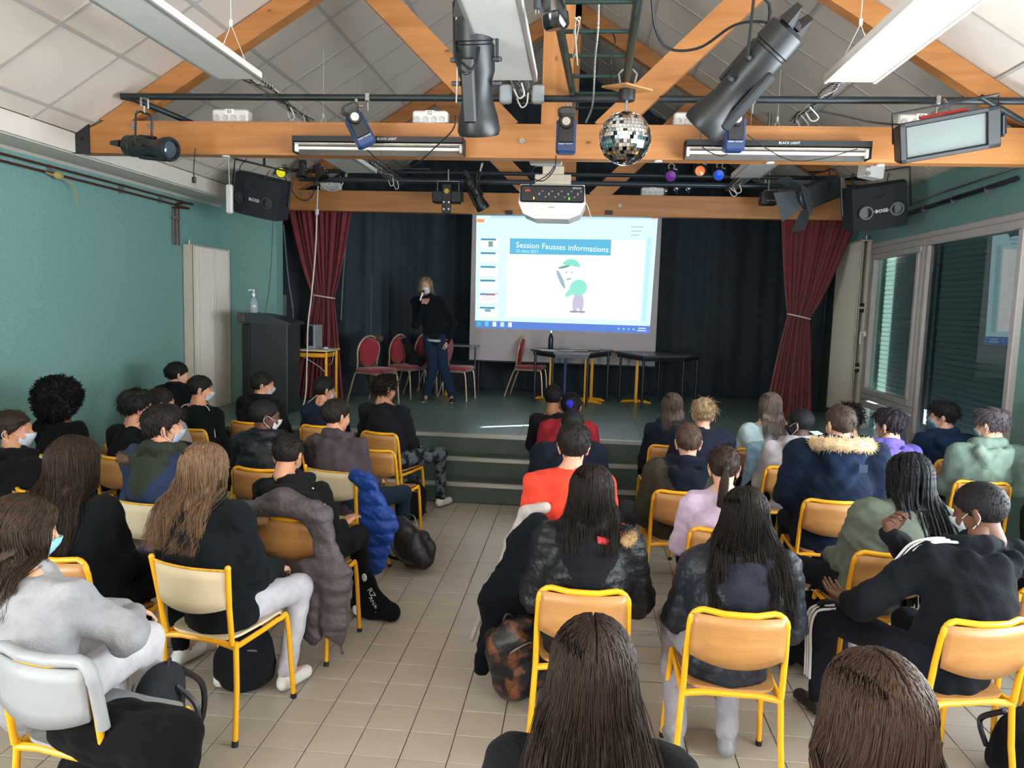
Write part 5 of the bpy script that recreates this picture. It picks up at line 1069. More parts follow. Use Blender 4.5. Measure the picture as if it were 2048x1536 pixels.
def do_hair(t,Mh,hc,nb,ht,hair,h,r,seed,pel,bk):
    st,col=hair[:2]; o=hair[2] if len(hair)>2 else {}; hm=hairmat(col); near=h<.012
    C0=np.array([0,-.018,.034]); E0=np.array([.086,.108,.097])*o.get('s',1)
    if st in ('short','fade','tuft','curly','updo','pony','bun','mop'):
        f=Field((-.14,-.17,-.14),(.14,.16,.18),.0075 if near else .0095); f.ell(C0,E0+(0 if st!='fade' else -.006),0)
        if st in ('tuft','mop'): f.ell((0,.03,.085),(.07,.07,.045),.03); f.ell((0,-.03,.05),(.088,.09,.075),.02)
        X,Y,Z=f.grid(); cut=(Y-.03)-1.15*(Z-.012); 
        cut=cut*.65; nape=(-.078 if st not in('mop','updo','bun','pony') else -.1)-Z; f.f=np.maximum(np.maximum(f.f,cut),nape)
        V,F=f.mesh(); V=relax(V,F,2,.5); N=vnorm(V,F)
        amp={'fade':.0006,'short':.003,'tuft':.006,'curly':.008,'mop':.007}.get(st,.0015); V=V+N*wr(V,amp,90,seed)[:,None]
        npmesh('hair',xf(V,Mh),F,hm,t)
        # short strands lying on the cap
        n={'short':500,'fade':900,'tuft':700,'curly':1000,'mop':800}.get(st,500); n=int(n*(1.2 if near else .7))
        if n:
            i=r.integers(0,len(V),n); P=V[i]; Nn=(P-C0)/E0; Nn/=np.linalg.norm(Nn,axis=1,keepdims=True); keep=(P[:,1]-.03-1.15*(P[:,2]-.012)<-.004)&(P[:,2]>-.074); P,Nn=P[keep],Nn[keep]; n=len(P)
            crown=np.array([.0,-.06,.12]); d=P-crown; d[:,2]-=.02; d-=Nn*(d*Nn).sum(1,keepdims=True); d/=np.linalg.norm(d,axis=1,keepdims=True)+1e-6
            if st in ('updo','pony','bun'): d=np.array([0,-.11,-.02])-P; d-=Nn*(d*Nn).sum(1,keepdims=True); d/=np.linalg.norm(d,axis=1,keepdims=True)+1e-6
            ln={'fade':.009,'short':.028,'tuft':.042,'curly':.03,'mop':.055}.get(st,.06); lift={'short':.25,'tuft':.45,'curly':1.3,'mop':.12,'fade':.5}.get(st,.02); j=r.normal(size=(n,3))*(.25 if st!='curly' else .8)*(.25 if st in('updo','pony','bun') else 1); s=np.linspace(0,1,5)[None,:,None]
            L_=(ln*r.uniform(.6,1.2,n))[:,None,None]; pa=P[:,None]-Nn[:,None]*.003+L_*(s*(d+j)[:,None]+lift*(s-.55*s*s)*Nn[:,None])
            if st=='curly': pa=pa+.009*np.stack([np.sin(s[0,:,0]*9+q)for q in r.uniform(0,6,n)])[...,None]*r.normal(size=(n,1,3))
            V2,F2=strands(pa,.0032 if st!='curly' else .004,.0008); npmesh('hair_strands',xf(V2,Mh),F2,hm,t)['kind']='stuff'
    if st=='afro':
        f=Field((-.2,-.24,-.2),(.2,.2,.24),.009); R=o.get('r',.145); f.ell((0,-.03,.035),(R,R*1.0,R*.98),0); f.ell((0,-.04,-.06),(R*.9,R*.8,R*.6),.05); X,Y,Z=f.grid(); f.f=np.maximum(f.f,((Y-.055)-.9*(Z-.0))*.7); V,F=f.mesh(); N=vnorm(V,F); V=V+N*(wr(V,.012,70,seed)+wr(V,.006,160,seed+3))[:,None]; npmesh('hair',xf(V,Mh),F,hm,t)
        n=1400; i=r.integers(0,len(V),n); P=V[i]; Nn=N[i]; s=np.linspace(0,1,7)[None,:,None]; a=r.normal(size=(n,1,3)); b=r.normal(size=(n,1,3)); k=r.uniform(7,11,(n,1,1)); pa=P[:,None]+Nn[:,None]*s*.018+.007*(a*np.sin(s*k)+b*np.cos(s*k)); V2,F2=strands(pa,.0028,.0012); npmesh('hair_curls',xf(V2,Mh),F2,hm,t)['kind']='stuff'
    if st=='hijab': pass
    if st in ('long','bob','braids','bent'):
        ln=o.get('len',.45); wd=o.get('w',.10); side=o.get('side',0.); out=o.get('out',.045); part=o.get('part',0.)
        R3=Mh[:3,:3]; n=int((900 if near else 380)*(o.get('d',1))); 
        if st=='braids': n=110
        M=15; bot=ht-ln
        f=Field((-.22,-.2,-ln-.03),(.22,.2,.16),.009 if near else .011)   # volume in world-upright frame round hc
        f.ell(R3@C0,E0-.003,0,R=R3); L_=ln-.13
        bx=side*.4
        ch,hd_=HB
        def yb(z): return np.interp(z+hc[2],[ch[2]-.25,ch[2],nb[2]-.12,nb[2]-.02,nb[2]+.06],[ch[1]-.02-(.158+bk)*.77,ch[1]-.02-(.158+bk)*.77-(.01 if hd_ else 0),nb[1]-.125-bk*.8-(.035 if hd_ else 0),nb[1]-.085-bk*.6-(.04 if hd_ else 0),nb[1]-.05])-hc[1]-.012
        for s_ in (-1,0,1):
            p0=np.array([s_*.045,-.045,-.02])
            for k_ in range(1,5):
                zz=-.02-(L_-.05)*k_/4; p1=np.array([s_*(.045+(wd*.62-.045)*k_/4)+bx*k_/4,min(-out-.02,float(yb(zz))+.022),zz]); f.cap(p0,p1,.044-.006*k_,.038-.006*k_,.03,q=.6); p0=p1
        if st!='bob': 
            pass
        X,Y,Z=f.grid(); P=[X*R3[0][i]+Y*R3[1][i]+Z*R3[2][i] for i in range(3)]; cut=np.minimum(((P[1]-.028)-1.0*(P[2]-.012))*.65,1); f.f=np.where(Z>-.2,np.maximum(f.f,cut),f.f); V,F=f.mesh(); V=relax(V,F,2,.5); V=V+vnorm(V,F)*(wr(V*np.array([1,1,.25]),.004,60,seed))[:,None]; npmesh('hair',V+hc,F,hm,t)
        # strands: over the skull from the parting, then falling
        az=r.uniform(-1,1,n)*2.45; pol0=r.uniform(.03,.5,n) if st!='braids' else r.uniform(.1,.9,n); th=np.linspace(0,1,M); ps=np.zeros((n,M,3)); nh=8 if st!='braids' else 7
        sgn=np.where(az>=0,1,-1); bb=-.35+1.35*np.clip(np.abs(az)/2.45,0,1)*r.uniform(.75,1,n)+r.normal(0,.05,n); dir0=np.stack([sgn*.03+part,np.sin(bb),np.cos(bb)],1); dir1=np.stack([np.sin(az),-np.cos(az),np.full(n,-.05)],1); u0=.3*r.uniform(0,1,n)**2.5
        for j in range(nh):
            u=u0+(1-u0)*j/(nh-1); q=dir0*(1-u)[:,None]+dir1*u[:,None]; q/=np.linalg.norm(q,axis=1,keepdims=True); q=q*(E0+.002+.006*r.uniform(0,1,(n,1))**2)+C0
            ps[:,j]=q@R3.T
        e=ps[:,nh-1].copy(); lens=ln*(1-.22*r.uniform(0,1,n)**2.2)-.118; xe=np.clip(e[:,0]*wd/.083,-wd,wd)+side+r.normal(0,.012,n); sidef=np.abs(np.sin(az)); front=np.cos(az)<-.1
        ye=-out-.045-.022*np.cos(np.clip(az,-1.5,1.5))+r.normal(0,.01,n)+np.where(np.abs(az)>1.5,.05,0)
        r0y=r.normal(0,.012,n)
        for j in range(nh,M):
            u=(j-nh+1)/(M-nh); k=np.minimum(1,u*1.6); w=k*k*(3-2*k); z=e[:,2]+(-lens-e[:,2])*u; x=e[:,0]+(xe-e[:,0])*w; y=e[:,1]+(ye-e[:,1])*w
            wav=o.get('wave',.004); ps[:,j,0]=x+wav*np.sin(u*o.get('wf',6)+az*9)*u*2; y=np.where(z+hc[2]<nb[2]+.05,np.minimum(y,yb(z)-np.abs(r0y)-.004),y); ps[:,j,1]=y+wav*np.cos(u*7+az*5)*u; ps[:,j,2]=z
        r0=r.uniform(.0012,.0034,n) if st!='braids' else .0075
        if st=='braids':
            M2=60; tt=np.linspace(0,M-1,M2); ps=np.stack([np.stack([np.interp(tt,np.arange(M),ps[i,:,c]) for c in range(3)],1) for i in range(n)])
            V2,F2=strands(ps,.0078,.0055,6); rad=np.repeat(np.tile(1+.22*np.sin(np.arange(M2)*2.1),n),6); ctr=np.repeat(ps.reshape(-1,3),6,axis=0); V2=ctr+(V2-ctr)*rad[:,None]; npmesh('braid_strands',V2+hc,F2,hm,t)['kind']='stuff'
        else: V2,F2=strands(ps,r0,.0004,3); npmesh('hair_strands',V2+hc,F2,hm,t)['kind']='stuff'
    if st=='pony':
        ln=o.get('len',.3); n=320; M=12; p0=Mh[:3,:3]@np.array([0,-.125,.0])+hc; s=np.linspace(0,1,M); ps=np.zeros((n,M,3)); a=r.uniform(0,2*PI,n); rr=np.sqrt(r.uniform(0,1,n))*.028
        for j,u in enumerate(s): w=.35+1.1*math.sin(min(u*2.2,1.57)) - .75*u; c=p0+np.array([o.get('side',0)*u,-.035*math.sin(min(u*3,1.57)),-ln*u+.015*math.sin(u*3)]); ps[:,j]=c+np.stack([np.cos(a)*rr*w,np.sin(a)*rr*w*.8,np.zeros(n)],1)+.004*np.sin(u*8+a)[:,None]
        V2,F2=strands(ps,.004,.0008,3); npmesh('ponytail',V2,F2,hm,t); MB().ell(tuple(p0),(.02,.016,.018),12).build('hair_tie',mat('tie_'+o.get('tie','#141416')[1:],o.get('tie','#141416'),.8),t,smooth='full')
    if st=='bun':
        p0=Mh[:3,:3]@np.array([o.get('bx',0),-.115,.03])+hc; R=o.get('r',.038); f=Field(p0-R*1.5,p0+R*1.5,.006); f.ell(p0,(R,R*.8,R),0); V,F=f.mesh(); V=V+vnorm(V,F)*wr(V,.005,120,seed)[:,None]; npmesh('hair_bun' if 'tie' not in o else 'scrunchie',V,F,hm if 'tie' not in o else fabric(o['tie']),t)
def local(X,Y,rz,wx,wy):
    dx,dy=wx-X,wy-Y; return dx*math.cos(rz)+dy*math.sin(rz),-dx*math.sin(rz)+dy*math.cos(rz)
# ================================================================ AUDIENCE
def seat(label,ck,rail,rz,hp,dy=.03,clab=None,**k):
    X,Y,r=put_chair(ck,rail[0],rail[1],rz,clab)
    hxw=at(hp[0],hp[1],Y=Y+dy); lx,ly=local(X,Y,rz,hxw[0],hxw[1]); 
    return person(label,X,Y,rz,(float(lx),float(ly),float(hxw[2])),**k)
BK='#0c0f12'; 
# --- left block, front of the picture first
pA=seat('girl with glasses in a grey sweatshirt and white jeans on the grey chair','grey',(-1.66,2.11),-.2,(48,1003),.10,'chair with the grey plastic back at the bottom left',top='#8f9094',legs='#c2c0c4',skin='#c79a80',hair=('long','#3a2c20',dict(len=.42,w=.10,wave=.012,out=.02,s=1.1)),hyaw=-.65,hpitch=.15,mask='#86c2d4',h=.009,shoulder=.17,bulk=.012,pelvis=(-.24,-.04,.54),knees=((-.30,.33,.56),(-.15,.35,.57)),ankles=((-.24,.38,.085),(-.12,.28,.085)),shoes='#c9c9c6',arms=(((-.46,.05,.74),(-.0,.10,.72)),((-.26,.33,.68),(-.19,.33,.67))))
seat('girl with long dark brown hair in a black sweater, beside the blonde girl','wood',(-2.26,2.96),-.15,(150,882),.06,'wooden backed chair behind the grey sweatshirt girl',top=BK,legs=BK,skin='#c79a80',hair=('long','#2f2219',dict(len=.52,w=.14,wave=.014,out=.05,s=1.12)),h=.009,shoulder=.17,bulk=.015,hpitch=.05,hyaw=-.15)
seat('girl with long dark blonde hair in a black sweater and pale jogging trousers','cream',(-1.645,2.98),-.22,(412,893),.04,'cream backed chair with the worn yellow top rail at lower left',top='#0f1315',legs='#b4b3ba',skin='#c79a80',hair=('long','#6f5640',dict(len=.43,w=.11,wave=.02,out=.05,side=-.01,s=1.06)),h=.009,shoulder=.175,bulk=.022,hpitch=.02,hyaw=-.1,knees=((-.13,.34,.50),(.15,.36,.50)),ankles=((-.17,.18,.085),(.14,.26,.085)),shoes='#d6d3cd')
seat('girl in black with swept back hair and mask at the left edge','wood',(-3.12,3.95),-.35,(28,824),.06,'yellow topped chair cut by the left edge',top='#0c0e10',legs=BK,skin='#b98468',hair=('updo','#2a1f18'),hyaw=-.95,hpitch=.0,mask='#a9b4c2',hood='#0c0e10')
seat('child with a large round black curly afro in black against the left wall','cream',(-3.76,4.93),-.25,(122,773),.05,'cream backed chair of the curly haired child',top='#0b0d0f',legs=BK,skin='#8a5c42',hair=('afro','#0f0b09',dict(r=.155)),h=.012)
seat('pupil with round black hair and black top, left of the hooded boy in blue','wood',(-3.22,4.9),-.2,(274,783),.05,'chair of the pupil with round black hair',top='#0b0e11',legs=BK,skin='#b98468',hair=('tuft','#14110f',dict(s=1.12)),hyaw=-.5)
seat('pupil in a cream jacket half hidden behind the round black head','wood',(-3.42,5.3),-.2,(322,778),.05,'yellow chair corner by the left wall',top='#a09a90',legs=BK,skin='#b98468',hair=('short','#1c1512'),hyaw=-.6,bulk=.05,mask='#c8c8c6')
seat('tall pupil with black hair and big black hood near the left radiator','wood',(-3.95,6.75),-.3,(356,726),.05,'chair of the tall hooded pupil by the radiator',top='#0c0f13',legs=BK,skin='#c79a80',hair=('bun','#15110f',dict(r=.03)),hyaw=-.5,hood='#0c0f13',bulk=.035,kind='jacket')
pK=seat('boy in a black track top with white piping and mask, near the left radiator','wood',(-3.33,6.1),-.25,(402,753),.05,'chair of the boy with white piping',top='#0e1114',legs=BK,skin='#c0896b',hair=('short','#151210'),hyaw=-.75,mask='#a8b8c4')
pB=seat('boy in a blue jacket with dark green hood and mask, on the cream backed chair','cream',(-2.40,3.87),-.15,(328,815),.07,'cream backed chair of the boy in blue',top='#26324a',hood='#2c3129',legs='#1c2130',skin='#c0896b',hair=('tuft','#1a1512',dict(s=1.06)),hyaw=-.7,hpitch=.05,mask='#97a6b4',h=.01,shoulder=.18,bulk=.02)
seat('boy in a black hooded coat with mask in front of the lectern','wood',(-3.02,6.55),-.25,(526,746),.05,'chair of the boy before the lectern',top='#101214',hood='#101214',legs=BK,skin='#c0896b',hair=('short','#1b1613'),hyaw=-.8,mask='#a9adb0',bulk=.03)
seat('boy with dark skin in a black padded hooded jacket and mask','wood',(-2.14,4.76),-.2,(531,801),.06,'wooden backed chair of the padded jacket boy',top='#11161c',kind='puffer',hood='#11161c',legs=BK,skin='#5a3a2c',hair=('fade','#141110'),hyaw=-.7,mask='#c6c6c4',bulk=.03)
seat('boy in a navy top with mask, in front of the yellow table leg','wood',(-2.33,6.53),-.15,(650,755),.05,'small chair of the boy in navy',top='#181f30',legs=BK,skin='#b98468',hair=('short','#171412'),hyaw=-.65,mask='#b9bcc0')
seat('boy in a mauve grey hooded sweatshirt and dark jeans beside the aisle','cream',(-1.66,4.86),-.25,(674,800),.07,'cream backed chair with the blue coat on it',top='#453d42',hood='#453d42',legs='#1d2c3c',skin='#c0896b',hair=('short','#1c1613'),hyaw=-.35,hpitch=.1,h=.01,shoulder=.18,knees=((-.12,.40,.50),(.2,.42,.50)),shoes='#c9bfb6')
seat('boy in a black sweater and camouflage trousers at the aisle by the steps','wood',(-1.72,6.33),-.3,(771,753),.07,'front wooden backed chair at the aisle by the steps',top='#15171a',legs=camo('#1f2329','#5d636b'),skin='#a8745a',hair=('curly','#1b1512'),hyaw=-.45,hpitch=.15,shoulder=.19,bulk=.01,knees=((-.05,.42,.5),(.25,.42,.52)))
put_chair('wood',-1.56,5.58,-.2,'empty wooden backed chair at the aisle, just behind the one by the steps')
pL=seat('pupil bent forward in a black hooded jacket with white stripes, behind the grey coat','wood',(-1.50,3.72),-.12,(577,872),.22,'wooden backed chair hung with the grey coat',top='#121416',hood='#16181a',legs=BK,skin='#b98468',hair=('updo','#1b1613'),hpitch=.4,h=.01,shoulder=.18,kind='jacket')
# --- right block
seat('foreground girl with long straight brown hair parted in the middle, bottom centre','wood',(.07,1.28),0,(1188,1247),.05,'chair of the foreground girl at bottom centre',top='#101113',legs=BK,skin='#c79a80',hair=('long','#2c1f18',dict(len=.50,w=.125,wave=.003,out=.035,d=1.8,s=1.03)),h=.009,hpitch=-.03,hyaw=.05)
seat('foreground girl with long brown hair, lower right corner','wood',(.64,1.2),.1,(1752,1322),.05,'chair of the foreground girl at lower right',top='#1a1816',legs=BK,skin='#c79a80',hair=('long','#3b2a1e',dict(len=.50,w=.14,wave=.004,out=.035,d=1.8,s=1.08)),h=.009,hpitch=-.03,hyaw=.1)
pC=seat('girl with long dark hair in a black padded jacket with red lined fur hood','wood',(.055,2.96),0,(1185,938),.0,'wooden backed chair at the bottom centre, left of the two largest',top='#111215',kind='puffer',hood='#141519',legs=BK,skin='#c79a80',hair=('long','#1e1613',dict(len=.32,w=.10,wave=.004,out=.05,s=1.08)),h=.009,shoulder=.165,bulk=.02,hpitch=.05)
pD=seat('girl bent forward in a navy padded jacket, white trainers under her chair','wood',(.65,2.83),-.02,(1492,985),.12,'wooden backed chair in the foreground, right of the centre',top='#1c2028',kind='puffer',hood='#22242e',legs='#8d888f',skin='#c79a80',hair=('long','#18130f',dict(len=.46,w=.15,wave=.008,out=.05,s=1.08)),h=.009,shoulder=.175,bulk=.02,hpitch=.2,knees=((-.18,.36,.50),(.08,.38,.5)),ankles=((-.17,.10,.085),(.05,.10,.085)),shoes='#77787a')
pE=seat('boy in a black sports hoodie and striped track trousers, chin on his hand, mask','wood',(1.60,2.9),.22,(1962,970),.16,'wooden backed chair at the lower right edge',top='#101318',hood='#101318',legs='#171b24',skin='#5f3f30',hair=('fade','#121012',dict(s=1.06)),hyaw=.55,hpitch=.3,mask='#aebbc0',h=.009,shoulder=.19,bulk=.015,knees=((-.22,.46,.53),(.16,.42,.50)),arms=(((-.28,.12,.72),(.12,.34,.80)),((-.20,.33,.645),(-.07,.27,.98))),wr1=dict(curl=.35,d=(-.2,1,.1),up=(.1,.1,-1)),wr2=dict(curl=.7,d=(-.25,-.25,1),up=(-.3,1,.2)),shoes='#15161a')
pF=seat('girl with long black braids in an olive denim jacket and ripped black jeans','wood',(1.555,3.68),.05,(1820,915),.07,'wooden backed chair of the girl with braids',top='#5d665b',kind='jacket',legs='#10131a',skin='#6a4636',hair=('braids','#0e1014',dict(len=.70,w=.13,wave=.004,out=.06,s=1.12,side=.03)),h=.009,shoulder=.18,bulk=.03,knees=((-.26,.36,.52),(.12,.4,.5)),hyaw=.1)
seat('pupil in black with dark hair cut by the right edge','wood',(2.1,3.3),.1,(2092,1000),.05,'chair at the right edge behind the boy with the mask',top='#0f1116',legs=BK,skin='#c79a80',hair=('long','#15110f',dict(len=.5)),bulk=.03)
put_chair('wood',2.20,4.62,.05,'empty wooden backed chair behind the girl with braids')
pG=seat('girl with a brown ponytail in a lilac sweater','wood',(.80,3.92),-.05,(1450,895),.03,'yellow chair corner beside the lilac sweater',top='#b3a3b8',legs=BK,skin='#c79a80',hair=('pony','#2f221b',dict(len=.34,side=-.03)),h=.01,shoulder=.16,hpitch=.2,hyaw=-.05,bulk=.005)
pH=seat('boy with short brown hair in an olive jacket with navy hood','wood',(.685,4.72),.0,(1378,850),-.02,'wooden backed chair of the boy in the olive jacket',top='#3a362b',hood='#141a26',kind='jacket',legs='#3a3d45',skin='#c79a80',hair=('short','#4a3a30'),h=.011,shoulder=.18,bulk=.035,hpitch=.15,knees=((-.30,.30,.52),(.12,.4,.5)))
pI=seat('man in a navy parka with a pale fur trimmed hood','wood',(1.60,4.68),-.05,(1682,813),-.02,'wooden backed chair of the man in the parka',top='#131e30',hood='#16233a',kind='jacket',legs='#121722',skin='#c79a80',hair=('short','#3d3029'),h=.011,shoulder=.21,bulk=.05,hyaw=.3)
pJ=seat('boy with close cropped black hair in a light grey hooded top and black mask','wood',(1.60,5.66),.1,(1601,818),-.04,'wooden backed chair of the boy in light grey',top='#9a9498',hood='#9a9498',legs=BK,skin='#3f2c25',hair=('fade','#15171a'),hyaw=.7,mask='#16181b',shoulder=.19,bulk=.01)
seat('boy with dark curly hair behind the man in the parka','wood',(2.08,6.2),.05,(1697,810),.03,'hidden chair behind the parka',top='#16181c',legs=BK,skin='#c79a80',hair=('curly','#16141a'),hyaw=.5)
seat('boy with dark hair in a purple hooded sweatshirt','wood',(2.17,5.38),.1,(1781,820),.03,'yellow chair sliver behind the braids',top='#5a4c96',hood='#6356a4',legs=BK,skin='#c79a80',hair=('mop','#241d26'),hyaw=.5,h=.011,shoulder=.18)
seat('boy in a navy hooded jacket with blue mask in front of the window','wood',(3.08,6.25),.1,(1888,806),-.03,'wooden backed chair of the boy in the navy jacket',top='#16283e',hood='#1b304a',legs=BK,skin='#d2a288',hair=('tuft','#1f1a1c'),hyaw=.85,mask='#5a9cc4',shoulder=.18,bulk=.01)
seat('boy in a pale green hooded sweatshirt at the right edge','wood',(2.86,5.45),-.05,(1984,820),-.03,'wooden backed chair of the boy in pale green',top='#65786d',hood='#74887c',legs='#39443f',skin='#d2a288',hair=('tuft','#4a4246'),hyaw=.6,mask='#9fc4c8',h=.011,shoulder=.19,bulk=.015,hpitch=.2)
seat('girl with long brown hair in a navy hooded sweatshirt by the steps','wood',(.80,6.33),.05,(1346,789),.0,'wooden backed chair of the navy hoodie girl',top='#181f2a',hood='#1d2633',legs=BK,skin='#c79a80',hair=('long','#5f5048',dict(len=.29,w=.085)),hyaw=-.2)
seat('pupil with tousled blond hair in a dark patterned jacket','wood',(.98,5.75),.0,(1408,800),.05,'chair behind the boy in the olive jacket',top='#1f2333',kind='jacket',legs=BK,skin='#c79a80',hair=('mop','#8d7558'),hyaw=-.1,bulk=.02)
pM=seat('girl with long light brown hair in a pale blue top and denim jacket','wood',(1.52,6.35),.1,(1541,788),.0,'hidden chair of the girl in pale blue',top='#a9bfc8',legs='#4f6c8a',skin='#c79a80',hair=('long','#6f6058',dict(len=.42,w=.085)),hyaw=.1)
seat('pupil with gathered dark hair in black, nearest the stage tables','wood',(-.12,6.72),.0,(1108,773),.0,'chair of the pupil beside the steps, farthest forward in the centre',top='#17161a',legs=BK,skin='#8a5c42',hair=('updo','#131114'),hpitch=.3,hyaw=-.3)
seat('pupil with black hair, blue scrunchie and red jacket','wood',(-.15,6.05),.0,(1143,787),.05,'front yellow chair in the centre beside the steps',top='#86202a',legs=BK,skin='#8a5c42',hair=('bun','#0f0e11',dict(r=.036,tie='#2b2fa0')),kind='jacket',bulk=.03,hyaw=-.1)
pN=seat('pupil with cropped black hair in a navy jacket with white and red patches','wood',(-.1,4.95),.0,(1146,819),-.03,'second yellow chair in the centre beside the steps',top='#151b28',legs=BK,skin='#5a3a2c',hair=('fade','#121316'),kind='jacket',bulk=.035)
pO=seat('boy with dark hair in a bright red orange sweater','wood',(-.08,3.78),.0,(1149,848),-.03,'hidden chair of the boy in the red orange sweater',top='#d8422f',legs='#1b2230',skin='#c48f76',hair=('short','#161110',dict(s=1.05)),h=.01,shoulder=.18,hpitch=.1)
# ---- extras on people
def attach(p,builder): return builder(p[0],p[1],p[2])
def fur_ring(t,c,rx,ry,col,z=0,a0=-.2,a1=1.2,rr=.03,n=1500,tilt=0,name='fur_trim'):
    r=np.random.default_rng(3); a=PI*(a0+(a1-a0)*r.uniform(0,1,n)); b=r.uniform(0,2*PI,n); C_=np.stack([rx*np.cos(a),-ry*np.sin(a),z+tilt*np.sin(a)],1)+np.array(c); N_=np.stack([np.cos(b)*np.cos(a),-np.cos(b)*np.sin(a),np.sin(b)],1); s=np.linspace(0,1,4)[None,:,None]; j=r.normal(size=(n,1,3))*.35
    pa=C_[:,None]+N_[:,None]*(rr*.35)+(N_[:,None]+j)*s*rr*.55; V,F=strands(pa,.0026,.0008)
    f=Field(np.array(c)-rx-ry-.1,np.array(c)+rx+ry+.1,.01); p0=None
    for k in range(13):
        q=PI*(a0+(a1-a0)*k/12); p=np.array(c)+np.array([rx*math.cos(q),-ry*math.sin(q),z+tilt*math.sin(q)]); 
        if p0 is not None: f.cap(p0,p,rr*.75,rr*.75,.01)
        p0=p
    V2,F2=f.mesh(); V,F=joinm((V,F),(V2,F2)); o=npmesh(name,V,F,mat('fur_'+col[1:],col,.9,var=.3,vs=25,bump=.4,bs=120),t); return o
fur_ring(pI[0],pI[2]+np.array([0,-.06,.03]),.16,.15,'#d3ba92',rr=.05,tilt=.03,n=2600)
fur_ring(pC[0],pC[2]+np.array([.05,-.04,.0]),.13,.13,'#8a6c46',a0=-.15,a1=.25,rr=.03,n=500)
MB().tube(smoothpath([tuple(pC[2]+np.array(v)) for v in ((.03,-.14,.0),(.09,-.12,-.01),(.13,-.06,.0),(.14,.02,.02))],5),.02,8).build('red_lining',fabric('#a8323a'),pC[0],smooth=True)
fur_ring(pB[0],pB[2]+np.array([-.16,-.03,-.04]),.09,.05,'#5c4630',a0=.1,a1=1.1,rr=.035,n=900)
tag_=MB().bbox(tuple(pI[2]+np.array([.09,-.225,-.08])),(.05,.006,.05),.001).build('sleeve_badge',mat('badge_navy','#22344e',.5),pI[0])
# glasses of the girl in grey
def glasses(p,m,r=.024):
    b=MB()
    for s in (-1,1):
        c=[tuple(xf(np.array([[s*.031+r*math.cos(a),.088,.004+r*math.sin(a)]]),p[1])[0]) for a in [2*PI*k/16 for k in range(17)]]; b.tube(c,.0016,5,cap=False); b.tube([tuple(q) for q in xf(np.array([[s*.055,.086,.006],[s*.08,.0,.008],[s*.083,-.03,-.004]]),p[1])],.0015,4)
    b.tube([tuple(q) for q in xf(np.array([[-.008,.088,.008],[.008,.088,.008]]),p[1])],.0015,4); b.build('glasses',m,p[0],smooth=True)
glasses(pA,mat('gold_wire','#b98a4a',.3,metal=.8))
# stripes: follow arm / leg of the garment as raised tape
def tape(p,name,pts,w,m,off=0):
    b=MB(); P=smoothpath(pts,5); b.tube(P,w,6); return b.build(name,m,p[0],smooth=True)
M_STR=fabric('#c9c9ca',.03,.1)
for k,dz in enumerate((-.022,0,.022)):
    tape(pE,'stripe',[(-.23+dz*.2,.40+dz*1.1,.598-abs(dz)*.4),(-.285,.47+dz*1.1,.55),(-.29,.505+dz,.46),(-.285,.50+dz,.33),(-.28,.50+dz,.2)],.0065,M_STR)
    sh=pE[2]+np.array([-.19,-.005,-.055]); tape(pE,'stripe',[tuple(sh+np.array([.09,-.01+dz*1.1,.093])),tuple(sh+np.array([.01,.0+dz*1.1,.093])),tuple(sh+np.array([-.065,.03+dz*1.1,.06])),tuple(sh+np.array([-.105,.07+dz*1.1,-.03]))],.006,M_STR)
for s in (-1,1): sh=pK[2]+np.array([s*.165,-.005,-.055]); tape(pK,'piping',[tuple(sh+np.array([-s*.08,-.03,.075])),tuple(sh+np.array([-s*.02,-.05,.05])),tuple(sh+np.array([s*.03,-.055,-.05])),tuple(sh+np.array([s*.05,-.05,-.2]))],.004,M_STR)
sh=pL[2]+np.array([.18,-.005,-.055]); tape(pL,'piping',[tuple(sh+np.array([-.02,-.06,.05])),tuple(sh+np.array([.05,-.05,-.04])),tuple(sh+np.array([.085,-.02,-.2]))],.006,M_STR)
# white and red patches, sweater hems
sh=pN[2]; MB().ell(tuple(sh+np.array([-.2,-.03,-.07])),(.055,.05,.045),14).build('white_patch',fabric('#c9bdb8'),pN[0],smooth='full')
MB().ell(tuple(pF[2]*0+np.array([-.262,.405,.555])),(.022,.03,.03),10).build('ripped_patch',skinmat('#8a3a30'),pF[0],smooth='full')
# denim jacket hanging on the chair of the girl in pale blue
def drape(label,cat,X,Y,rz,col,prims,kind='cloth',name='coat',h=.01,fold=.014,z0=0,extra=None):
    t=thing(name,label,cat,(X,Y,z0),rz); P=np.array([p[i] for p in prims for i in (0,1)],float); f=Field(P.min(0)-.14,P.max(0)+.14,h)
    for p in prims: f.cap(p[0],p[1],p[2],p[3] if len(p)>3 else p[2],.035,q=p[4] if len(p)>4 else None,ax=p[5] if len(p)>5 else 1)
    V,F=f.mesh(); N=vnorm(V,F); V=V+N*(wr(V*np.array([1,1,.6]),fold,24,int(abs(X*100)))+wr(V,fold*.4,60,3))[:,None]
    if kind=='puffer': V=V+N*((np.abs(np.sin(V[:,2]*PI/.09))**.5-.7)*.014)[:,None]
    V=relax(V,F,1,.4); V[:,2]=np.maximum(V[:,2],.006); npmesh('cloth',V,F,nylon(col) if kind!='cloth' else fabric(col),t); return t
drape('grey mauve quilted coat draped over the wooden backed chair at left of the aisle','coat',-1.50,3.72,-.12,'#4b4448',[((-.26,-.02,.60),(-.24,-.02,.82),.035,.045),((-.24,-.02,.82),(.0,-.03,.89),.045,.06),((.0,-.03,.89),(.2,-.03,.84),.06,.06),((.2,-.04,.84),(.30,-.07,.55),.06,.09,.6),((.30,-.07,.55),(.32,-.08,.30),.09,.06,.5),((.32,-.08,.30),(.36,-.08,.14),.05,.01,.6),((.16,-.06,.58),(.19,-.07,.22),.05,.045,.8),((-.12,.02,.50),(.12,.02,.50),.09,.09,.45),((-.1,.02,.42),(.14,.02,.40),.07,.07,.5)],'puffer',h=.009)
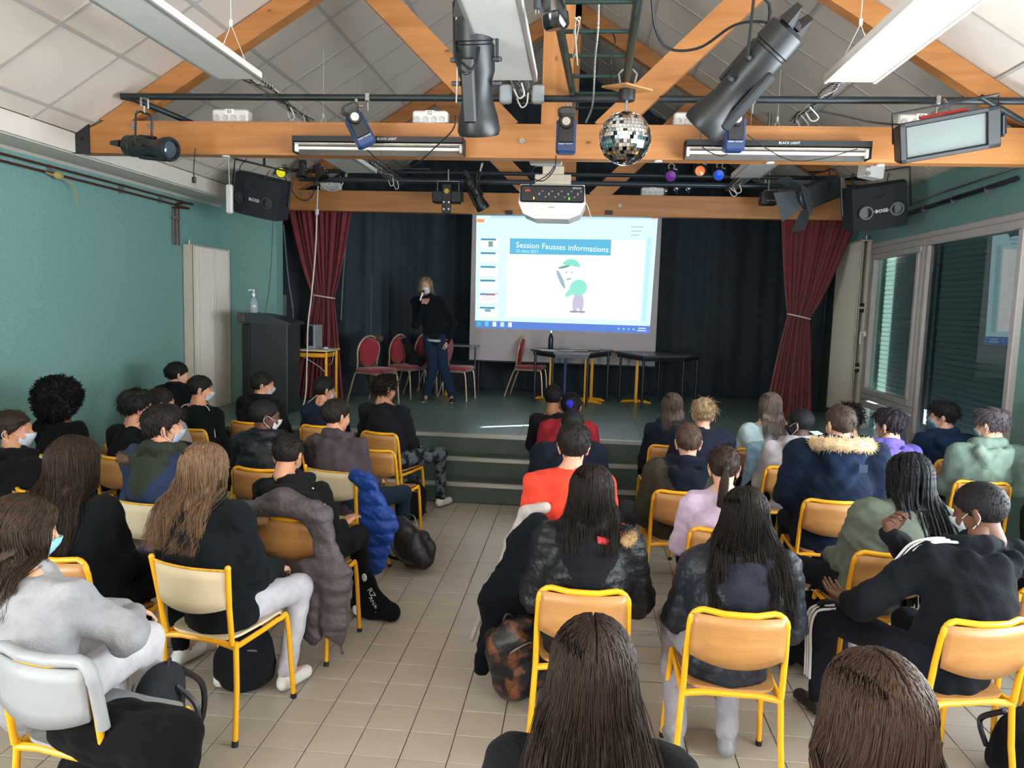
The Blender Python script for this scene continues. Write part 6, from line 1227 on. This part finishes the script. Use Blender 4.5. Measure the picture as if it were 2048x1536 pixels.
t_=bpy.data.objects[[o.name for o in bpy.data.objects if o.get('label','').startswith('grey mauve')][0]]; fur_ring(t_,(-.14,-.05,.80),.05,.015,'#7c5a34',a0=.0,a1=1.0,rr=.026,n=400,tilt=-.01)
drape('bright blue padded coat hanging from the chair beside the aisle','coat',-1.46,4.72,-.25,'#163a86',[((.02,.02,.80),(.12,-.0,.78),.04,.05),((.12,0,.76),(.20,.02,.5),.07,.12,.6),((.20,.02,.5),(.16,.03,.22),.12,.08,.55)],'puffer',h=.009)
drape('long dark navy coat hanging off the centre chair down to the floor','coat',-.2,3.72,.1,'#0e1218',[((.02,-.02,.85),(-.06,.02,.74),.06,.07),((-.06,.02,.74),(-.14,-.03,.45),.07,.10,.6),((-.14,-.03,.45),(-.24,-.08,.12),.10,.05,.6),((-.02,.04,.6),(-.0,.0,.3),.06,.05)],h=.009)
drape('white fleece lining folded out of the long navy coat','coat',-.24,3.8,.1,'#a8a09c',[((.1,.03,.90),(.0,.06,.86),.03,.035),((.0,.06,.86),(-.09,.05,.70),.035,.02),((-.09,.05,.70),(-.2,.0,.38),.02,.012),((-.2,.0,.38),(-.27,-.04,.2),.012,.01)],h=.009,fold=.006)
drape('black fluffy coat heaped over the grey backed chair at the bottom left','coat',-1.42,2.15,-.2,'#0b0b0d',[((-.1,.06,.49),(.12,.08,.50),.11,.10),((-.22,.02,.50),(.08,.02,.52),.08,.08,.7),((.06,.04,.52),(.15,.04,.44),.08,.09),((.14,.03,.45),(.13,.02,.14),.09,.10),((-.2,.05,.34),(.1,.05,.28),.09,.1)],h=.009,fold=.012)
drape('pale denim jacket hung on the chair behind the boy in light grey','jacket',1.62,6.18,.1,'#7f9fb8',[((-.2,.02,.86),(.1,.02,.84),.04,.05),((-.2,.02,.84),(-.22,0,.5),.04,.06,.6),((-.1,.0,.8),(-.05,.0,.5),.06,.07,.5)])
drape('dark jacket hanging on the chair of the boy with white piping','jacket',-2.92,5.1,-.2,'#16181c',[((-.2,.0,.82),(.16,0,.84),.06,.07),((-.1,.0,.8),(.1,-.02,.45),.09,.09,.5)])
# bags
def backpack(label,X,Y,rz,col,size=(.3,.2,.42),tilt=(0,0),z=0,kind='cloth',pat=None,strap=True):
    w,d,h_=size; t=thing('backpack',label,'backpack',(X,Y,z),rz); f=Field((-.4,-.4,-.4),(.4,.4,.5),.01); ww,dd=w/2-.07,max(d/2-.06,.01)
    R=Euler((tilt[0],tilt[1],0)).to_matrix(); q=lambda p: tuple(R@Vector(p))
    for x in (-ww,ww): f.cap(q((x,0,.08)),q((x*.85,0,h_-.09)),.075,.07,.05)
    f.cap(q((0,0,.09)),q((0,0,h_-.07)),.09,.085,.05).cap(q((-ww*.7,-dd-.02,.10)),q((ww*.7,-dd-.02,.10)),.06,.06,.05).cap(q((-ww*.6,-dd-.02,.19)),q((ww*.6,-dd-.02,.19)),.045,.045,.06)
    V,F=f.mesh(); V=V+vnorm(V,F)*wr(V,.012,26,int(abs(X*77)))[:,None]; zmin=V[:,2].min(); V[:,2]=np.maximum(V[:,2]-zmin,.004)
    m=pat or (nylon(col) if kind!='cloth' else fabric(col)); npmesh('bag_body',V,F,m,t); t['dz']=0
    sh=lambda p: (lambda v:(v[0],v[1],v[2]-zmin))(q(p))
    if strap:
        for s in (-1,1): MB().tube([sh(v) for v in smoothpath([(s*.07,.07,h_-.05),(s*.09,.14,h_-.14),(s*.1,.13,h_*.4),(s*.12,.06,.08)],5)],.012,6).build('shoulder_strap',M_BLACKP,t,smooth=True)
        MB().tube([sh(v) for v in smoothpath([(-.04,.03,h_-.03),(0,.04,h_+.03),(.04,.03,h_-.03)],5)],.008,6).build('carry_handle',M_BLACKP,t,smooth=True)
        MB().tube([sh(v) for v in smoothpath([(-ww,-dd-.02,h_*.72),(-ww*.5,-dd-.055,h_*.85),(ww*.5,-dd-.055,h_*.85),(ww,-dd-.02,h_*.72)],5)],.004,5).build('zip',M_STEEL,t)
    return t
backpack('black patterned backpack slumped on the tiles beside the aisle at left',-1.1,5.25,2.3,'#181417',(.36,.26,.42),(-.5,.15),0,pat=mat('black_print','#141015',.5,col2='#38313a',vs=18,ramp=(.5,.75),bump=.3,bs=25))
backpack('grey backpack standing against the chair at the bottom left',-1.58,2.70,-1.2,'#2a2d31',(.3,.2,.48),(.05,0))
backpack('black backpack under the cream backed chair at lower left',-1.62,3.46,.4,'#111418',(.28,.18,.34),(.3,.1))
backpack('blue and orange camouflage backpack lying beside the centre chair',-.22,3.60,.5,'#1a2330',(.3,.2,.42),(.25,-.3),0,pat=mat('camo_print','#10141c',.35,col2='#7a4a2c',vs=13,ramp=(.52,.66),bump=.3,bs=25))
backpack('black school bag with a blue flash under the chair of the girl with braids',1.35,4.15,.2,'#0f1318',(.42,.28,.40),(0,0))
backpack('black bag on the floor under the lower right chair',1.95,3.25,.3,'#111316',(.3,.2,.3),(.2,0))
backpack('black bag under the front chair at the aisle by the steps',-1.45,6.5,.3,'#101214',(.26,.2,.34),(.1,0))
tb=thing('tote_bag','black cloth bag with white lettering on the floor by the grey coat','bag',(-1.2,4.38,0),-.35); f=Field((-.3,-.2,-.05),(.3,.2,.45),.009); f.cap((-.11,0,.06),(.12,0,.055),.058,.055,0).cap((-.03,0,.1),(-.06,0,.27),.11,.035,.05,q=.6); V,F=f.mesh(); V=V+vnorm(V,F)*wr(V,.006,30,4)[:,None]; V[:,2]=np.maximum(V[:,2],.004); npmesh('bag_body',V,F,fabric('#0c0f12'),tb)
for i,(s_,z,sz) in enumerate((('RZ',.2,.05),('ANA',.15,.035),('* .',.11,.04))): text('lettering',s_,sz,M_STR,tb,T(.02+.02*i,-.076+.012*(z>.18),z-.02)@RY(.9)@RX(PI/2-.12))
MB().ell((-.03,-.068,.27),(.02,.006,.026),10).build('print_mark',M_STR,tb,smooth='full')
tag(MB().bbox((0,0,0),(.04,.014,.008),.003,Euler((0,0,.4)).to_matrix()).build('crumb',M_BLACKP,loc=(-.22,5.0,.005)),'small dark scrap lying on the aisle tiles','litter')
cable('thin metal expansion strip let into the tiles near the bottom centre',[(-.26,3.0,.0015),(-.28,2.0,.0015)],.004,M_ALU,'strip',2,'floor_strip')
# coats and bag on the stage chairs
drape('beige coat hanging over the leftmost red chair','coat',-2.62,10.25,-1.0,'#4f463c',[((-.12,-.2,.86),(.12,-.2,.86),.04,.05),((.0,-.25,.85),(.02,-.27,.35),.07,.1,.6),((.0,-.27,.35),(.04,-.28,.12),.1,.03,.6)],z0=ZS,fold=.01)
drape('dark grey shoulder bag resting on the second red chair','bag',-2.38,10.55,-.9,'#1f2426',[((-.08,-.1,.82),(.04,-.1,.82),.03,.03),((-.05,-.06,.78),(.0,.02,.56),.06,.1,.7),((.0,.02,.56),(.1,.08,.54),.09,.08,.8)],z0=ZS,fold=.01)
# ---------------------------------------------------------------- the presenter
FX=at(868,805,Z=ZS); WX,WY=-1.98,10.2; hw=at(853,556,Y=WY)
pP=person('blonde masked woman standing on the stage in black sweater and jeans with a microphone',WX,WY,PI,(WX-float(hw[0]),.03,float(hw[2])-ZS),top='#10151b',legs='#1d2d42',skin='#b98a78',hair=('long','#8a785c',dict(len=.25,w=.085,out=-.01,d=1.2)),hyaw=.15,hpitch=0,mask='#c9c9d2',h=.009,z0=ZS,stand=True,shoulder=.17,
 pelvis=(.0,-.0,.88),arms=(((-.24,-.06,1.08),(.26,.06,1.07)),((-.17,.06,.84),(.135,.17,1.335))),wr1=dict(curl=.6,d=(.1,.1,-1),up=(-1,0,0)),wr2=dict(curl=1.35,d=(-.1,.25,.95),up=(.5,-.8,.2)),knees=((-.13,.06,.48),(.02,.05,.48)),ankles=((-.25,.02,.09),(.10,.06,.09)),shoes='#14161a',hl=True,group='the presenter',hem=.8,name='person')
del pP[0]['group']
M_=pP[1]; mic=thing('microphone','white handled microphone held at the mouth of the woman on the stage','microphone',(0,0,0)); b0=xf(np.array([[.03,.13,-.07],[.065,.17,-.19]]),M_); Wm=np.array(T(WX,WY,ZS)@RZ(PI)); g0,g1=xf(b0,Wm)
MB().cyl(tuple(g0),tuple(g1),.014,.011,12).build('handle',mat('bright_white','#e4e4e2',.4),mic,smooth=True); MB().ell(tuple(g0),.023,14).build('grille',M_BLACKP,mic,smooth='full')
MB().tube([(-.15,.02,.86),(-.05,.135,.855),(.05,.135,.86),(.15,.02,.875)],.018,6).build('shirt_hem',fabric('#a9a9b0'),pP[0],smooth=True)
